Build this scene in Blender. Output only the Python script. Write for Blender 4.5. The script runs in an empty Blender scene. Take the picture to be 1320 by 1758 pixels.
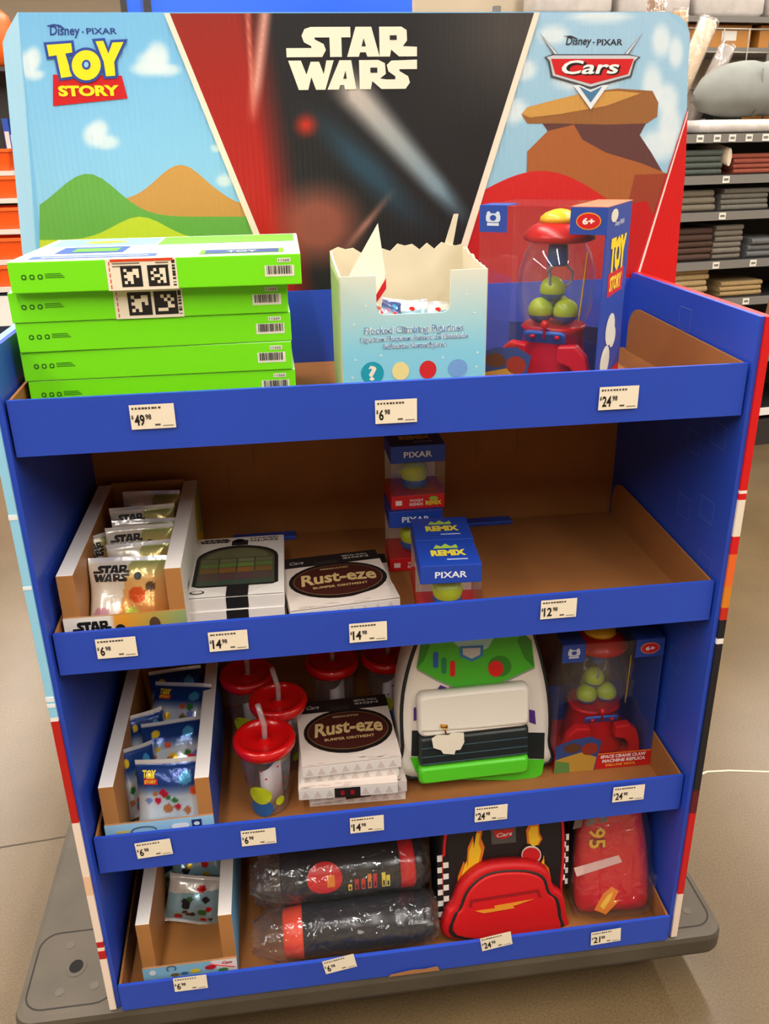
import bpy, bmesh, math, random
from mathutils import Vector, Matrix
random.seed(7)
sc = bpy.context.scene
col = sc.collection
R = math.radians

# ------------------------------------------------------------------ camera
CAM = Vector((0.34205, -1.13189, 1.54266)); FPX = 1484.55
ROT = Matrix.Rotation(-0.131693, 3, 'Z') @ Matrix.Rotation(0.0177869, 3, 'Y') @ Matrix.Rotation(1.1672, 3, 'X')
cd = bpy.data.cameras.new('camera'); cam = bpy.data.objects.new('camera', cd); col.objects.link(cam)
cd.sensor_fit = 'VERTICAL'; cd.sensor_height = 24; cd.sensor_width = 24; cd.lens = 24 * FPX / 1758
cd.clip_start = .02; cd.clip_end = 100
cam.matrix_world = Matrix.Translation(CAM) @ ROT.to_4x4()
sc.camera = cam
# ------------------------------------------------------------------ world, exposure, lights
w = bpy.data.worlds.new('world'); sc.world = w; w.use_nodes = True
w.node_tree.nodes['Background'].inputs[0].default_value = (1, .96, .9, 1)
w.node_tree.nodes['Background'].inputs[1].default_value = .35
vs = sc.view_settings; vs.view_transform = 'Standard'; vs.look = 'None'; vs.gamma = 1; vs.use_curve_mapping = False
vs.exposure = 0.0
LAMP_POWER = 350; LAMP_COL = (1, .95, .88)
CEIL = 4.2
LAMP_X = (-5.4, -2.7, -.2, 2.3, 4.9, 7.6)

def ray(u, v): return ROT @ Vector(((u - 660) / FPX, -(v - 879) / FPX, -1))
def px(u, v, axis, val):
    d = ray(u, v); i = 'xyz'.index(axis); t = (val - CAM[i]) / d[i]
    return CAM + d * t

# ------------------------------------------------------------------ materials
def lin(c):
    return tuple((x / 255 / 12.92) if x / 255 <= .04045 else ((x / 255 + .055) / 1.055) ** 2.4 for x in c[:3]) + (1,)
MAT = {}
def mat(name, c, rough=.5, metal=0, noise=0, nscale=40, bump=0, bscale=80, attr=False, coat=0, wave=0, spec=.5):
    if name in MAT: return MAT[name]
    m = bpy.data.materials.new(name); m.use_nodes = True; nt = m.node_tree; b = nt.nodes['Principled BSDF']
    b.inputs['Roughness'].default_value = rough; b.inputs['Metallic'].default_value = metal
    b.inputs['Coat Weight'].default_value = coat; b.inputs['Coat Roughness'].default_value = .15
    b.inputs['Specular IOR Level'].default_value = spec
    tc = nt.nodes.new('ShaderNodeTexCoord')
    if attr:
        a = nt.nodes.new('ShaderNodeAttribute'); a.attribute_name = 'Col'; csock = a.outputs['Color']
    else:
        r = nt.nodes.new('ShaderNodeRGB'); r.outputs[0].default_value = lin(c); csock = r.outputs[0]
    if noise:
        n = nt.nodes.new('ShaderNodeTexNoise'); n.inputs['Scale'].default_value = nscale; n.inputs['Detail'].default_value = 4
        nt.links.new(tc.outputs['Object'], n.inputs['Vector'])
        mr = nt.nodes.new('ShaderNodeMapRange'); mr.inputs['From Min'].default_value = .25; mr.inputs['From Max'].default_value = .75
        mr.inputs['To Min'].default_value = 1 - noise; mr.inputs['To Max'].default_value = 1 + noise
        nt.links.new(n.outputs['Fac'], mr.inputs['Value'])
        hs = nt.nodes.new('ShaderNodeHueSaturation'); nt.links.new(csock, hs.inputs['Color']); nt.links.new(mr.outputs[0], hs.inputs['Value'])
        csock = hs.outputs[0]
    nt.links.new(csock, b.inputs['Base Color'])
    h = None
    if bump:
        n2 = nt.nodes.new('ShaderNodeTexNoise'); n2.inputs['Scale'].default_value = bscale; n2.inputs['Detail'].default_value = 3
        nt.links.new(tc.outputs['Object'], n2.inputs['Vector']); h = n2.outputs['Fac']; st = bump
    if wave:
        wv = nt.nodes.new('ShaderNodeTexWave'); wv.inputs['Scale'].default_value = wave; wv.bands_direction = 'X'
        wv.inputs['Distortion'].default_value = .6; wv.inputs['Detail Scale'].default_value = .5
        nt.links.new(tc.outputs['Object'], wv.inputs['Vector']); h = wv.outputs['Fac']; st = .22
    if h is not None:
        bp_ = nt.nodes.new('ShaderNodeBump'); bp_.inputs['Strength'].default_value = st; bp_.inputs['Distance'].default_value = .004
        nt.links.new(h, bp_.inputs['Height']); nt.links.new(bp_.outputs[0], b.inputs['Normal'])
    MAT[name] = m; return m
def film(name, tint=(250, 250, 252), gloss=.12, rough=.08, bump=0, bscale=30, ior=1.35, haze=0):
    if name in MAT: return MAT[name]
    m = bpy.data.materials.new(name); m.use_nodes = True; nt = m.node_tree; nt.nodes.remove(nt.nodes['Principled BSDF'])
    out = nt.nodes['Material Output']
    tr = nt.nodes.new('ShaderNodeBsdfTransparent'); tr.inputs[0].default_value = lin(tint)
    gl = nt.nodes.new('ShaderNodeBsdfGlossy'); gl.inputs['Roughness'].default_value = rough; gl.inputs[0].default_value = (1, 1, 1, 1)
    lw = nt.nodes.new('ShaderNodeLayerWeight'); lw.inputs[0].default_value = .5; fr = nt.nodes.new('ShaderNodeMath'); fr.operation = 'POWER'; fr.inputs[1].default_value = 4; nt.links.new(lw.outputs['Facing'], fr.inputs[0]); ad0 = nt.nodes.new('ShaderNodeMath'); ad0.operation = 'MULTIPLY'; ad0.inputs[1].default_value = (ior - 1) * 1.6; nt.links.new(fr.outputs[0], ad0.inputs[0]); fr = ad0
    ad = nt.nodes.new('ShaderNodeMath'); ad.inputs[1].default_value = gloss; nt.links.new(fr.outputs[0], ad.inputs[0])
    ad.operation = 'ADD'; ad.use_clamp = True
    mx = nt.nodes.new('ShaderNodeMixShader'); nt.links.new(ad.outputs[0], mx.inputs[0]); nt.links.new(tr.outputs[0], mx.inputs[1]); nt.links.new(gl.outputs[0], mx.inputs[2])
    last = mx
    if haze:
        df = nt.nodes.new('ShaderNodeBsdfDiffuse'); df.inputs[0].default_value = (.8, .8, .82, 1)
        m2 = nt.nodes.new('ShaderNodeMixShader'); m2.inputs[0].default_value = haze
        nt.links.new(mx.outputs[0], m2.inputs[1]); nt.links.new(df.outputs[0], m2.inputs[2]); last = m2
    nt.links.new(last.outputs[0], out.inputs[0])
    if bump:
        tc = nt.nodes.new('ShaderNodeTexCoord'); n = nt.nodes.new('ShaderNodeTexNoise'); n.inputs['Scale'].default_value = bscale; n.inputs['Detail'].default_value = 2; n.inputs['Distortion'].default_value = 1.5 if bump > .8 else 0
        nt.links.new(tc.outputs['Object'], n.inputs['Vector'])
        bb = nt.nodes.new('ShaderNodeBump'); bb.inputs['Strength'].default_value = bump; bb.inputs['Distance'].default_value = .01
        nt.links.new(n.outputs['Fac'], bb.inputs['Height']); nt.links.new(bb.outputs[0], gl.inputs['Normal']); nt.links.new(bb.outputs[0], lw.inputs['Normal'])
    MAT[name] = m; return m
BLUE = mat('blue_card', (38, 74, 188), .42, noise=.05, nscale=6)
BROWN = mat('brown_card', (154, 97, 46), .8, noise=.08, nscale=14)
PRINT = mat('printed_card', (255,) * 3, .45, attr=True)
CORR = mat('printed_corrugated_card', (255,) * 3, .42, attr=True, wave=35)
FOIL = mat('printed_foil', (255,) * 3, .22, metal=.3, attr=True, bump=.5, bscale=45)
WHITE = mat('white_card', (236, 232, 226), .55)
CLEAR = film('clear_plastic', gloss=.05, rough=.05, bump=.3, bscale=12, ior=1.3, haze=.012)
CUPCLEAR = film('clear_acrylic', (248, 246, 248), gloss=.09, rough=.05, ior=1.5, haze=.05)
BAG = film('crinkled_plastic_bag', (253, 253, 254), gloss=.07, rough=.10, bump=1.0, bscale=22, ior=1.3, haze=.025)
REDPL = mat('red_plastic', (205, 14, 18), .22, coat=.4)

# ------------------------------------------------------------------ mesh helpers
class MB:
    def __init__(s): s.v = []; s.f = []; s.c = []; s.m = []; s.sm = []
    def poly(s, pts, c=(255, 255, 255), mi=0, smooth=False):
        k = len(s.v); s.v += [tuple(p) for p in pts]; s.f.append(tuple(range(k, k + len(pts))))
        s.c.append(c); s.m.append(mi); s.sm.append(smooth)
    def box(s, x0, x1, y0, y1, z0, z1, c=(255, 255, 255), mi=0, cols=None, mis=None):
        P = [(x0, y0, z0), (x1, y0, z0), (x1, y1, z0), (x0, y1, z0), (x0, y0, z1), (x1, y0, z1), (x1, y1, z1), (x0, y1, z1)]
        k = len(s.v); s.v += P
        names = ['bottom', 'top', 'front', 'right', 'back', 'left']
        for nme, q in zip(names, [(0, 3, 2, 1), (4, 5, 6, 7), (0, 1, 5, 4), (1, 2, 6, 5), (2, 3, 7, 6), (3, 0, 4, 7)]):
            s.f.append(tuple(k + i for i in q)); s.c.append((cols or {}).get(nme, c)); s.m.append((mis or {}).get(nme, mi)); s.sm.append(False)
        return s
    def rings(s, rings, c=(255, 255, 255), mi=0, cap0=True, cap1=True, smooth=True, closed=True):
        n = len(rings[0]); k = len(s.v)
        for r in rings: s.v += [tuple(p) for p in r]
        for i in range(len(rings) - 1):
            cc = c(i) if callable(c) else c
            for j in range(n if closed else n - 1):
                a = k + i * n + j; b = k + i * n + (j + 1) % n
                s.f.append((a, b, b + n, a + n)); s.c.append(cc); s.m.append(mi); s.sm.append(smooth)
        if cap0: s.f.append(tuple(k + j for j in reversed(range(n)))); s.c.append(c(0) if callable(c) else c); s.m.append(mi); s.sm.append(False)
        if cap1: s.f.append(tuple(k + (len(rings) - 1) * n + j for j in range(n))); s.c.append(c(len(rings) - 2) if callable(c) else c); s.m.append(mi); s.sm.append(False)
        return s
    def lathe(s, prof, n=28, c=(255, 255, 255), mi=0, o=(0, 0, 0), cap0=True, cap1=True, smooth=True):
        return s.rings([[(o[0] + r * math.cos(2 * math.pi * j / n), o[1] + r * math.sin(2 * math.pi * j / n), o[2] + z) for j in range(n)] for r, z in prof], c, mi, cap0, cap1, smooth)
    def tube(s, path, rad, n=8, c=(255, 255, 255), mi=0):
        rs = []
        for i, p in enumerate(path):
            p = Vector(p); a = Vector(path[max(i - 1, 0)]); b = Vector(path[min(i + 1, len(path) - 1)]); d = (b - a).normalized()
            up = Vector((0, 0, 1)) if abs(d.z) < .9 else Vector((0, 1, 0)); x = d.cross(up).normalized(); y = x.cross(d)
            rs.append([p + (x * math.cos(2 * math.pi * j / n) + y * math.sin(2 * math.pi * j / n)) * rad for j in range(n)])
        return s.rings(rs, c, mi)
    def grid(s, fn, nu, nv, cf=None, mi=0, smooth=True, flip=False):
        k = len(s.v)
        for j in range(nv + 1):
            for i in range(nu + 1): s.v.append(tuple(fn(i / nu, j / nv)))
        for j in range(nv):
            for i in range(nu):
                a = k + j * (nu + 1) + i; q = [(i, j), (i + 1, j), (i + 1, j + 1), (i, j + 1)]
                ids = [a, a + 1, a + nu + 2, a + nu + 1]
                if flip: ids.reverse(); q.reverse()
                s.f.append(tuple(ids)); s.m.append(mi); s.sm.append(smooth)
                s.c.append([cf(x / nu, y / nv) for x, y in q] if cf else (255, 255, 255))
        return s
    def build(s, name, mats, parent=None, bevel=0, solid=0, sub=0):
        me = bpy.data.meshes.new(name); me.from_pydata(s.v, [], s.f)
        if not isinstance(mats, (list, tuple)): mats = [mats]
        for m in mats: me.materials.append(m)
        for p, mi, sm in zip(me.polygons, s.m, s.sm): p.material_index = mi; p.use_smooth = sm
        ca = me.color_attributes.new('Col', 'FLOAT_COLOR', 'CORNER'); buf = []
        for p, c in zip(me.polygons, s.c):
            if isinstance(c, list):
                for q in c: buf += lin(q)
            else: buf += list(lin(c)) * p.loop_total
        ca.data.foreach_set('color', buf)
        me.update()
        o = bpy.data.objects.new(name, me); col.objects.link(o)
        if name in ('lettering', 'front_lettering', 'front_print', 'printed_marks', 'side_print', 'printed_pattern', 'side_lettering'): o['kind'] = 'stuff'
        if parent: o.parent = parent
        if solid: md = o.modifiers.new('solid', 'SOLIDIFY'); md.thickness = solid; md.offset = 0
        if bevel: md = o.modifiers.new('bevel', 'BEVEL'); md.width = bevel; md.segments = 2; md.limit_method = 'ANGLE'
        if sub: md = o.modifiers.new('sub', 'SUBSURF'); md.levels = sub; md.render_levels = sub
        return o
def tag(o, label=None, cat=None, group=None, kind=None):
    for k, v in (('label', label), ('category', cat), ('group', group), ('kind', kind)):
        if v: o[k] = v
    return o
def thing(name, label, cat, loc=(0, 0, 0), rz=0, group=None, rx=0, ry=0):
    o = bpy.data.objects.new(name, None); col.objects.link(o); o.empty_display_size = .02
    o.location = loc; o.rotation_euler = (rx, ry, rz); return tag(o, label, cat, group)
def frame(o, U, V):
    o = Vector(o); U = Vector(U).normalized(); V = Vector(V).normalized(); N = U.cross(V)
    return lambda u, v, l=0: o + U * u + V * v + N * l
def rrect(w, h, r, n=5, cx=0, cy=0):
    pts = []
    for qx, qy, a0 in ((1, 1, 0), (-1, 1, 90), (-1, -1, 180), (1, -1, 270)):
        for i in range(n + 1):
            a = R(a0 + 90 * i / n); pts.append((cx + qx * (w / 2 - r) + r * math.cos(a), cy + qy * (h / 2 - r) + r * math.sin(a)))
    return pts
def ell(cx, cy, a, b, n=20, rot=0):
    return [(cx + a * math.cos(t) * math.cos(rot) - b * math.sin(t) * math.sin(rot), cy + a * math.cos(t) * math.sin(rot) + b * math.sin(t) * math.cos(rot)) for t in [2 * math.pi * i / n for i in range(n)]]
_tc = {}
def tmesh(s, bold, res):
    k = (s, bold, res)
    if k not in _tc:
        cu = bpy.data.curves.new('t', 'FONT'); cu.body = s; cu.dimensions = '2D'; cu.fill_mode = 'FRONT'; cu.offset = bold; cu.resolution_u = res
        ob = bpy.data.objects.new('t', cu); me = bpy.data.meshes.new_from_object(ob)
        v = [(q.co.x, q.co.y) for q in me.vertices]; f = [tuple(p.vertices) for p in me.polygons]
        bpy.data.objects.remove(ob); bpy.data.meshes.remove(me); bpy.data.curves.remove(cu)
        x0 = min(q[0] for q in v); x1 = max(q[0] for q in v); y0 = min(q[1] for q in v); y1 = max(q[1] for q in v)
        _tc[k] = ([((a - x0) / (x1 - x0), (b - y0) / (y1 - y0)) for a, b in v], f)
    return _tc[k]
def text(mb, s, F, u, v, w, h, c, l=.0006, bold=.02, slant=0, res=2, arc=0, mi=0):
    V, Fc = tmesh(s, bold, res); k = len(mb.v)
    for a, b in V: mb.v.append(tuple(F(u + a * w + slant * b * h, v + b * h + arc * (1 - (2 * a - 1) ** 2), l)))
    for f in Fc:
        mb.f.append(tuple(k + i for i in f)); mb.c.append(c); mb.m.append(mi); mb.sm.append(False)
def shape(mb, F, pts, c, l=.0004, mi=0):
    mb.poly([F(u, v, l) for u, v in pts], c, mi)
def rect(mb, F, u0, u1, v0, v1, c, l=.0004, mi=0): shape(mb, F, [(u0, v0), (u1, v0), (u1, v1), (u0, v1)], c, l, mi)
def mixc(a, b, t): t = max(0, min(1, t)); return tuple(x + (y - x) * t for x, y in zip(a, b))
SW = [[(585,107),(735,107),(735,147),(700,147),(700,222),(655,222),(655,147),(598,147),(600,155),(632,172),(640,195),(625,222),(490,222),(490,187),(585,187),(585,180),(558,165),(550,140),(562,115)],
 [(755,107),(815,107),(845,222),(798,222),(792,205),(770,205),(765,222),(720,222)],
 [(845,107),(930,107),(950,120),(952,160),(935,182),(990,185),(990,222),(920,222),(890,195),(885,222),(845,222)],
 [(495,235),(543,235),(562,290),(580,240),(612,240),(628,288),(640,235),(668,235),(632,350),(596,350),(580,300),(566,350),(530,350)],
 [(690,235),(735,235),(752,350),(708,350),(705,332),(690,332),(684,350),(640,350)],
 [(765,235),(840,235),(865,248),(868,290),(845,308),(870,312),(905,312),(905,300),(878,280),(872,255),(890,238),(990,235),(990,272),(920,272),(922,280),(955,300),(962,325),(945,350),(850,350),(815,318),(808,350),(765,350)]]
SWH = [[(785,150),(793,182),(776,182)], [(885,140),(912,140),(912,158),(885,158)], [(712,275),(716,308),(702,308)], [(808,265),(835,265),(835,285),(808,285)]]
def starwars(mb, F, u, v, w, h, c, hole, l=.0006):
    t = lambda p: (u + (p[0] - 490) / 500 * w, v + h - (p[1] - 107) / 243 * h)
    for q in SW: shape(mb, F, [t(p) for p in reversed(q)], c, l)
    for q in SWH: shape(mb, F, [t(p) for p in reversed(q)], hole, l + .0003)
def struct(o): o['kind'] = 'structure'; return o

# ================================================================== the store
# floor
fl = mat('polished_concrete', (100, 82, 57), .27, noise=.2, nscale=2.2, bump=.03, bscale=60)
nt = fl.node_tree
# fine aggregate speckle over the cloudy base
_n = nt.nodes.new('ShaderNodeTexNoise'); _n.inputs['Scale'].default_value = 230; _n.inputs['Detail'].default_value = 2
_t = nt.nodes.new('ShaderNodeTexCoord'); nt.links.new(_t.outputs['Object'], _n.inputs['Vector'])
_m = nt.nodes.new('ShaderNodeMapRange'); _m.inputs['From Min'].default_value = .3; _m.inputs['From Max'].default_value = .7; _m.inputs['To Min'].default_value = .8; _m.inputs['To Max'].default_value = 1.2
nt.links.new(_n.outputs['Fac'], _m.inputs['Value'])
_h = nt.nodes.new('ShaderNodeHueSaturation'); _bc = nt.nodes['Principled BSDF'].inputs['Base Color']; _src = _bc.links[0].from_socket
nt.links.new(_src, _h.inputs['Color']); nt.links.new(_m.outputs[0], _h.inputs['Value']); nt.links.new(_h.outputs[0], _bc)
b = MB(); b.box(-8, 9, -7, 11, -.1, 0); floor = struct(b.build('floor', fl))
def crack(pts, wd, c, name='floor_crack'):
    b = MB()
    for i in range(len(pts) - 1):
        (x0, y0), (x1, y1) = pts[i], pts[i + 1]
        b.poly([(x0, y0 - wd, .0006), (x1, y1 - wd, .0006), (x1, y1 + wd, .0006), (x0, y0 + wd, .0006)], c)
    b.build(name, mat('crack_filler', (0,) * 3, .8, attr=True), floor)
pt = [(-1.6, .60)]
for i in range(14): pt.append((-1.6 + (i + 1) * .1, .585 + random.uniform(-.012, .012)))
crack(pt, .0022, (70, 60, 46))
pt = [(1.15, .56), (1.3, .555), (1.354, .559), (1.4, .575), (1.46, .57), (1.559, .55), (1.7, .56), (2.0, .55)]
crack(pt, .003, (205, 190, 165))
wall = mat('beige_wall_paint', (176, 158, 132), .8, noise=.05, nscale=1.5)
for nme, a in (('wall_back', (-8, 9, 11, 11.15, 0, CEIL)), ('wall_front', (-8, 9, -7.15, -7, 0, CEIL)), ('wall_left', (-8.15, -8, -7, 11, 0, CEIL)), ('wall_right', (9, 9.15, -7, 11, 0, CEIL))):
    b = MB(); b.box(*a); struct(b.build(nme, wall))
b = MB(); b.box(-8, 9, -7, 11, CEIL, CEIL + .1); struct(b.build('ceiling', mat('ceiling_paint', (168, 158, 142), .85)))
for i, x in enumerate(LAMP_X):
    t = thing('strip_light', '%s long white strip light on the ceiling counted from the orange bins side' % ('first second third fourth fifth sixth'.split()[i]), 'ceiling light', (x, 2, CEIL), group='ceiling strip lights')
    b = MB(); b.box(-.16, .16, -7, 7, -.06, 0); b.build('housing', WHITE, t)
    em = MAT.get('tube') or mat('tube', (255, 255, 255), .5)
    em.node_tree.nodes['Principled BSDF'].inputs['Emission Color'].default_value = (1, .95, .86, 1)
    em.node_tree.nodes['Principled BSDF'].inputs['Emission Strength'].default_value = 4
    MAT['tube'] = em
    b = MB(); b.box(-.05, .05, -6.9, 6.9, -.075, -.06); b.build('tube', em, t)
    L = bpy.data.lights.new('lamp', 'AREA'); L.shape = 'RECTANGLE'; L.size = .2; L.size_y = 13.6; L.energy = LAMP_POWER; L.color = LAMP_COL
    lo = bpy.data.objects.new('lamp', L); col.objects.link(lo); lo.location = (0, 0, -.09); lo.parent = t

# ================================================================== pallet
def make_pallet():
    t = thing('plastic_pallet', 'grey plastic wheel-less pallet under the cardboard display', 'pallet', (0, 0, 0))
    pm = mat('grey_plastic', (76, 67, 54), .6, noise=.22, nscale=9, bump=.12, bscale=220)
    X0, X1, Y0, Y1 = -.19, 1.12, -.028, .80; cx, cy, W, D = (X0 + X1) / 2, (Y0 + Y1) / 2, X1 - X0, Y1 - Y0
    b = MB()
    b.rings([[(x, y, z) for x, y in rrect(W - 2 * i, D - 2 * i, .035 - i * .5, 6, cx, cy)] for i, z in ((.012, .098), (.003, .102), (0, .11), (0, .138), (.003, .147), (.012, .15))], smooth=False)
    b.build('deck', pm, t)
    dk = mat('groove_dark', (34, 30, 26), .8)
    for x, y in ((-.098, .078), (1.028, .078), (-.098, .70), (1.028, .70)):
        ring = MB(); o = rrect(.158, .166, .035, 6, x, y); i_ = rrect(.152, .160, .032, 6, x, y); n = len(o)
        for j in range(n):
            k = (j + 1) % n; ring.poly([(*o[j], .1504), (*o[k], .1504), (*i_[k], .1504), (*i_[j], .1504)])
        h = ring.build('hatch_seam', dk, t)
        b = MB(); b.rings([[(p[0], p[1], z) for p in ell(x, y, r, r * 1.15, 20)] for r, z in ((.019, .1506), (.0125, .1514))], cap0=False, cap1=False); b.build('hatch_rim', pm, t)
        b = MB(); b.poly([(p[0], p[1], .1512) for p in ell(x, y, .0125, .0145, 20)]); b.build('hatch_hole', mat('hole_black', (4, 4, 4), .9), t)
        for dx, dy in ((-.02, .05), (.035, .055), (-.02, -.05), (.04, -.045)):
            b = MB(); b.poly([(p[0], p[1], .1506) for p in ell(x + dx, y + dy, .008, .0085, 14)]); b.build('moulded_stud', mat('stud', (88, 81, 70), .7), t)
    for x in (-.02, .455, .96):
        for y in (.10, .40, .70):
            b = MB(); b.rings([[(p[0], p[1], z) for p in rrect(.20 - k, .16 - k, .05, 5, x, y)] for k, z in ((.07, 0), (.05, .006), (0, .101))], smooth=False); b.build('leg', pm, t)
    return t
make_pallet()

# ================================================================== display
ZB = [1.1737, .8343, .445, .15]; ZT = [1.2495, .9032, .5184, .2109]; Y0 = [-.007, -.003, .003, -.0215]
ZB[3] = .1515
DB = .43
disp = thing('cardboard_display', 'tall blue cardboard store display with four trays and printed header board', 'display', (0, 0, .1515))
class Sub:  # children of the display are written in world coordinates
    pass
def kid(o): o.parent = disp; o.location = (0, 0, -.1515); return o
ZTOP = 1.315
FRONT = -.022
def side(s):
    xi = -.0035 if s < 0 else 1.0035; x1 = xi + s * .007
    b = MB(); b.box(min(xi, x1), max(xi, x1), FRONT + .004, DB, .1515, ZTOP); p = kid(b.build('side_panel', BLUE))
    # printed outer wrap, colours banded by height
    if s < 0:
        bands = [(ZTOP, .772, (150, 212, 240)), (.772, .765, (245, 240, 235)), (.765, .572, (190, 26, 20)), (.572, .46, (246, 226, 208)), (.46, .42, (240, 196, 160)), (.42, .315, (246, 226, 208)), (.315, .302, (190, 20, 24)), (.302, .294, (246, 226, 208)), (.294, .275, (190, 20, 24)), (.275, .1515, (246, 226, 208))]
    else:
        bands = [(ZTOP, 1.06, (216, 16, 18)), (1.06, 1.055, (245, 230, 215)), (1.055, 1.045, (216, 16, 18)), (1.045, .985, (240, 225, 205)), (.985, .955, (214, 20, 22)), (.955, .90, (236, 106, 40)), (.90, .862, (222, 130, 30)), (.862, .84, (200, 40, 20)), (.84, .806, (22, 24, 34)), (.806, .796, (240, 236, 230)), (.796, .50, (24, 24, 30)), (.50, .45, (96, 18, 22)), (.45, .26, (200, 18, 20)), (.26, .1515, (238, 214, 196))]
    b = MB(); xa = x1 + s * .0003; xb = x1 + s * .0115
    for zt, zb, c in bands: b.box(min(xa, xb), max(xa, xb), FRONT, DB + .02, zb, zt, c)
    if s < 0:
        for z_, hh in ((1.09, .012), (.985, .008), (.80, .014), (.79, .01)):
            b.box(xb - .0004, xa, FRONT - .0006, FRONT, z_, z_ + hh * .6, (238, 242, 245))
    b.build('outer_wrap', PRINT).parent = p
    # perforated die-cut tabs
    line = mat('perforation', (96, 128, 210), .6)
    xs = xi - s * .0006
    for k in range(3):
        zb = [1.255, .99, .60][k]
    for zc, yc in TABS:
        b = MB(); hw, hh, t = .021, .018, .0011
        F = frame((xs, yc, zc), (0, 1, 0), (0, 0, 1)) if s < 0 else frame((xs, yc, zc), (0, -1, 0), (0, 0, 1))
        for a in ((-hw, hw, hh - t, hh), (-hw, hw, -hh, -hh + t), (-hw, -hw + t, -hh, hh), (hw - t, hw, -hh, hh)): rect(b, F, *a, (255,) * 3, .0)
        b.build('perforated_tab', line).parent = p
TABS = [(1.272, .20), (1.125, .045), (1.09, .12), (1.075, .30), (1.04, .36), (1.00, .05), (.975, .125), (.91, .035), (.80, .06), (.79, .13), (.70, .085), (.63, .17), (.575, .12), (.40, .06), (.38, .18), (.33, .30)]
side(-1); side(1)
b = MB(); b.box(-.0035, 1.0035, DB, DB + .006, .1515, 1.176); bk = kid(b.build('back_panel', BROWN))
b = MB(); b.box(-.0035, 1.0035, DB, DB + .006, 1.1762, 1.305); kid(b.build('back_riser', BLUE))
# faint die-cut lines on the back panel
for cx, cz in ((.29, 1.01), (.80, 1.0), (.72, .99), (.24, .96)):
    b = MB(); F = frame((cx, DB - .0004, cz), (1, 0, 0), (0, 0, 1)); rect(b, F, -.0006, .0006, -.03, .03, (110, 70, 34), 0); rect(b, F, 0, .014, -.0006, .0006, (110, 70, 34), 0); b.build('die_cut_line', PRINT).parent = bk
TRAY = []
for i in range(4):
    tr = bpy.data.objects.new('tray', None); col.objects.link(tr); tr.parent = disp; tr.location = (0, 0, ZB[i] - .1515); TRAY.append(tr)
    H = ZT[i] - ZB[i]; y = Y0[i]
    b = MB(); b.box(.0, 1.0, y, DB - .002, 0, .004); b.build('tray_floor', BROWN, tr)
    b = MB()
    b.grid(lambda u, v: (u, y - .005 - .0025 * math.sin(math.pi * u) * v, v * H), 24, 3)
    b.grid(lambda u, v: (u, y, v * H), 24, 3, flip=True)
    b.grid(lambda u, v: (u, y - (.005 + .0025 * math.sin(math.pi * u)) * (1 - v), H), 24, 1)
    b.poly([(0, y - .005, 0), (0, y - .005, H), (0, y, H), (0, y, 0)]); b.poly([(1, y - .005, 0), (1, y, 0), (1, y, H), (1, y - .005, H)]); b.poly([(0, y - .005, 0), (0, y, 0), (1, y, 0), (1, y - .005, 0)])
    bm_ = b.build('front_lip', BLUE, tr)
    for s in (-1, 1):
        x0 = .001 if s < 0 else .999; x1 = x0 - s * .004
        prof = [(y + .001, .004), (.405, .004), (.405, .045)] + [(.405 - .04 + .04 * math.cos(R(a)), .045 + .04 * math.sin(R(a))) for a in range(15, 91, 15)] + [(y + .001, H - .001)]
        b = MB(); b.rings([[(x, p, q) for p, q in (prof if s > 0 else prof)] for x in (x0, x1)], smooth=False); b.build('side_flap', BROWN, tr)
# blue locking tabs at the back of the second tray
for x0, x1 in ((.24, .36), (.66, .79)):
    b = MB(); b.box(x0, x1, DB - .03, DB - .004, .0042, .012); b.build('locking_tab', BLUE, TRAY[1], bevel=.002)
# torn notch at the bottom lip
b = MB(); F = frame((.0, Y0[3] - .0078, 0), (1, 0, 0), (0, 0, 1)); shape(b, F, [(.47, .001), (.565, .001), (.56, .013), (.535, .010), (.515, .012), (.475, .007)], (168, 116, 74), 0); b.build('torn_edge', PRINT, TRAY[3])
# price labels
TAGS = [(0,262,715,'49','98',0),(0,680,706,'6','98',0),(0,1062,683,'24','98',0),(1,200,1112,'6','98',0),(1,392,1100,'14','98',0),(1,632,1085,'14','98',0),(1,959,1045,'12','98',0),
 (2,264,1457,'6','98',3),(2,444,1437,'6','98',0),(2,630,1415,'14','98',0),(2,843,1396,'24','98',0),(2,1079,1362,'24','98',0),(3,327,1688,'6','98',0),(3,583,1655,'6','98',10),(3,852,1616,'24','98',9),(3,1040,1608,'21','98',3)]
for ti, u, v, d, c_, rot in TAGS:
    yy = Y0[ti] - .0085; p = px(u, v, 'y', yy); p.z -= ZB[ti]
    b = MB(); a = R(rot); F = frame(p, (math.cos(a), 0, math.sin(a)), (-math.sin(a), 0, math.cos(a)))
    w_, h_ = .0285, .0165
    rect(b, F, -w_, w_, -h_, h_, (244, 232, 208), 0)
    bk_ = (22, 20, 20)
    for k in range(9): rect(b, F, -w_ + .003 + k * .0042, -w_ + .003 + k * .0042 + random.uniform(.0022, .0036), h_ - .0062, h_ - .0035, (70, 62, 55), .0003)
    text(b, '$', F, -w_ + .0012, -.003, .003, .006, bk_, .0003, .03)
    n = len(d); wd = .0065 * n; text(b, d, F, -w_ + .005, -h_ + .0045, wd, .0155, bk_, .0003, .03)
    text(b, c_, F, -w_ + .0062 + wd, -h_ + .0125, .0075, .0075, bk_, .0003, .03)
    rect(b, F, .002, .009, -h_ + .004, -h_ + .0065, (90, 82, 72), .0003); rect(b, F, .012, w_ - .003, -h_ + .003, -h_ + .0042, (120, 110, 98), .0003)
    b.build('price_label', PRINT, TRAY[ti])['label'] = 'white price label reading $%s.%s' % (d, c_)

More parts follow.
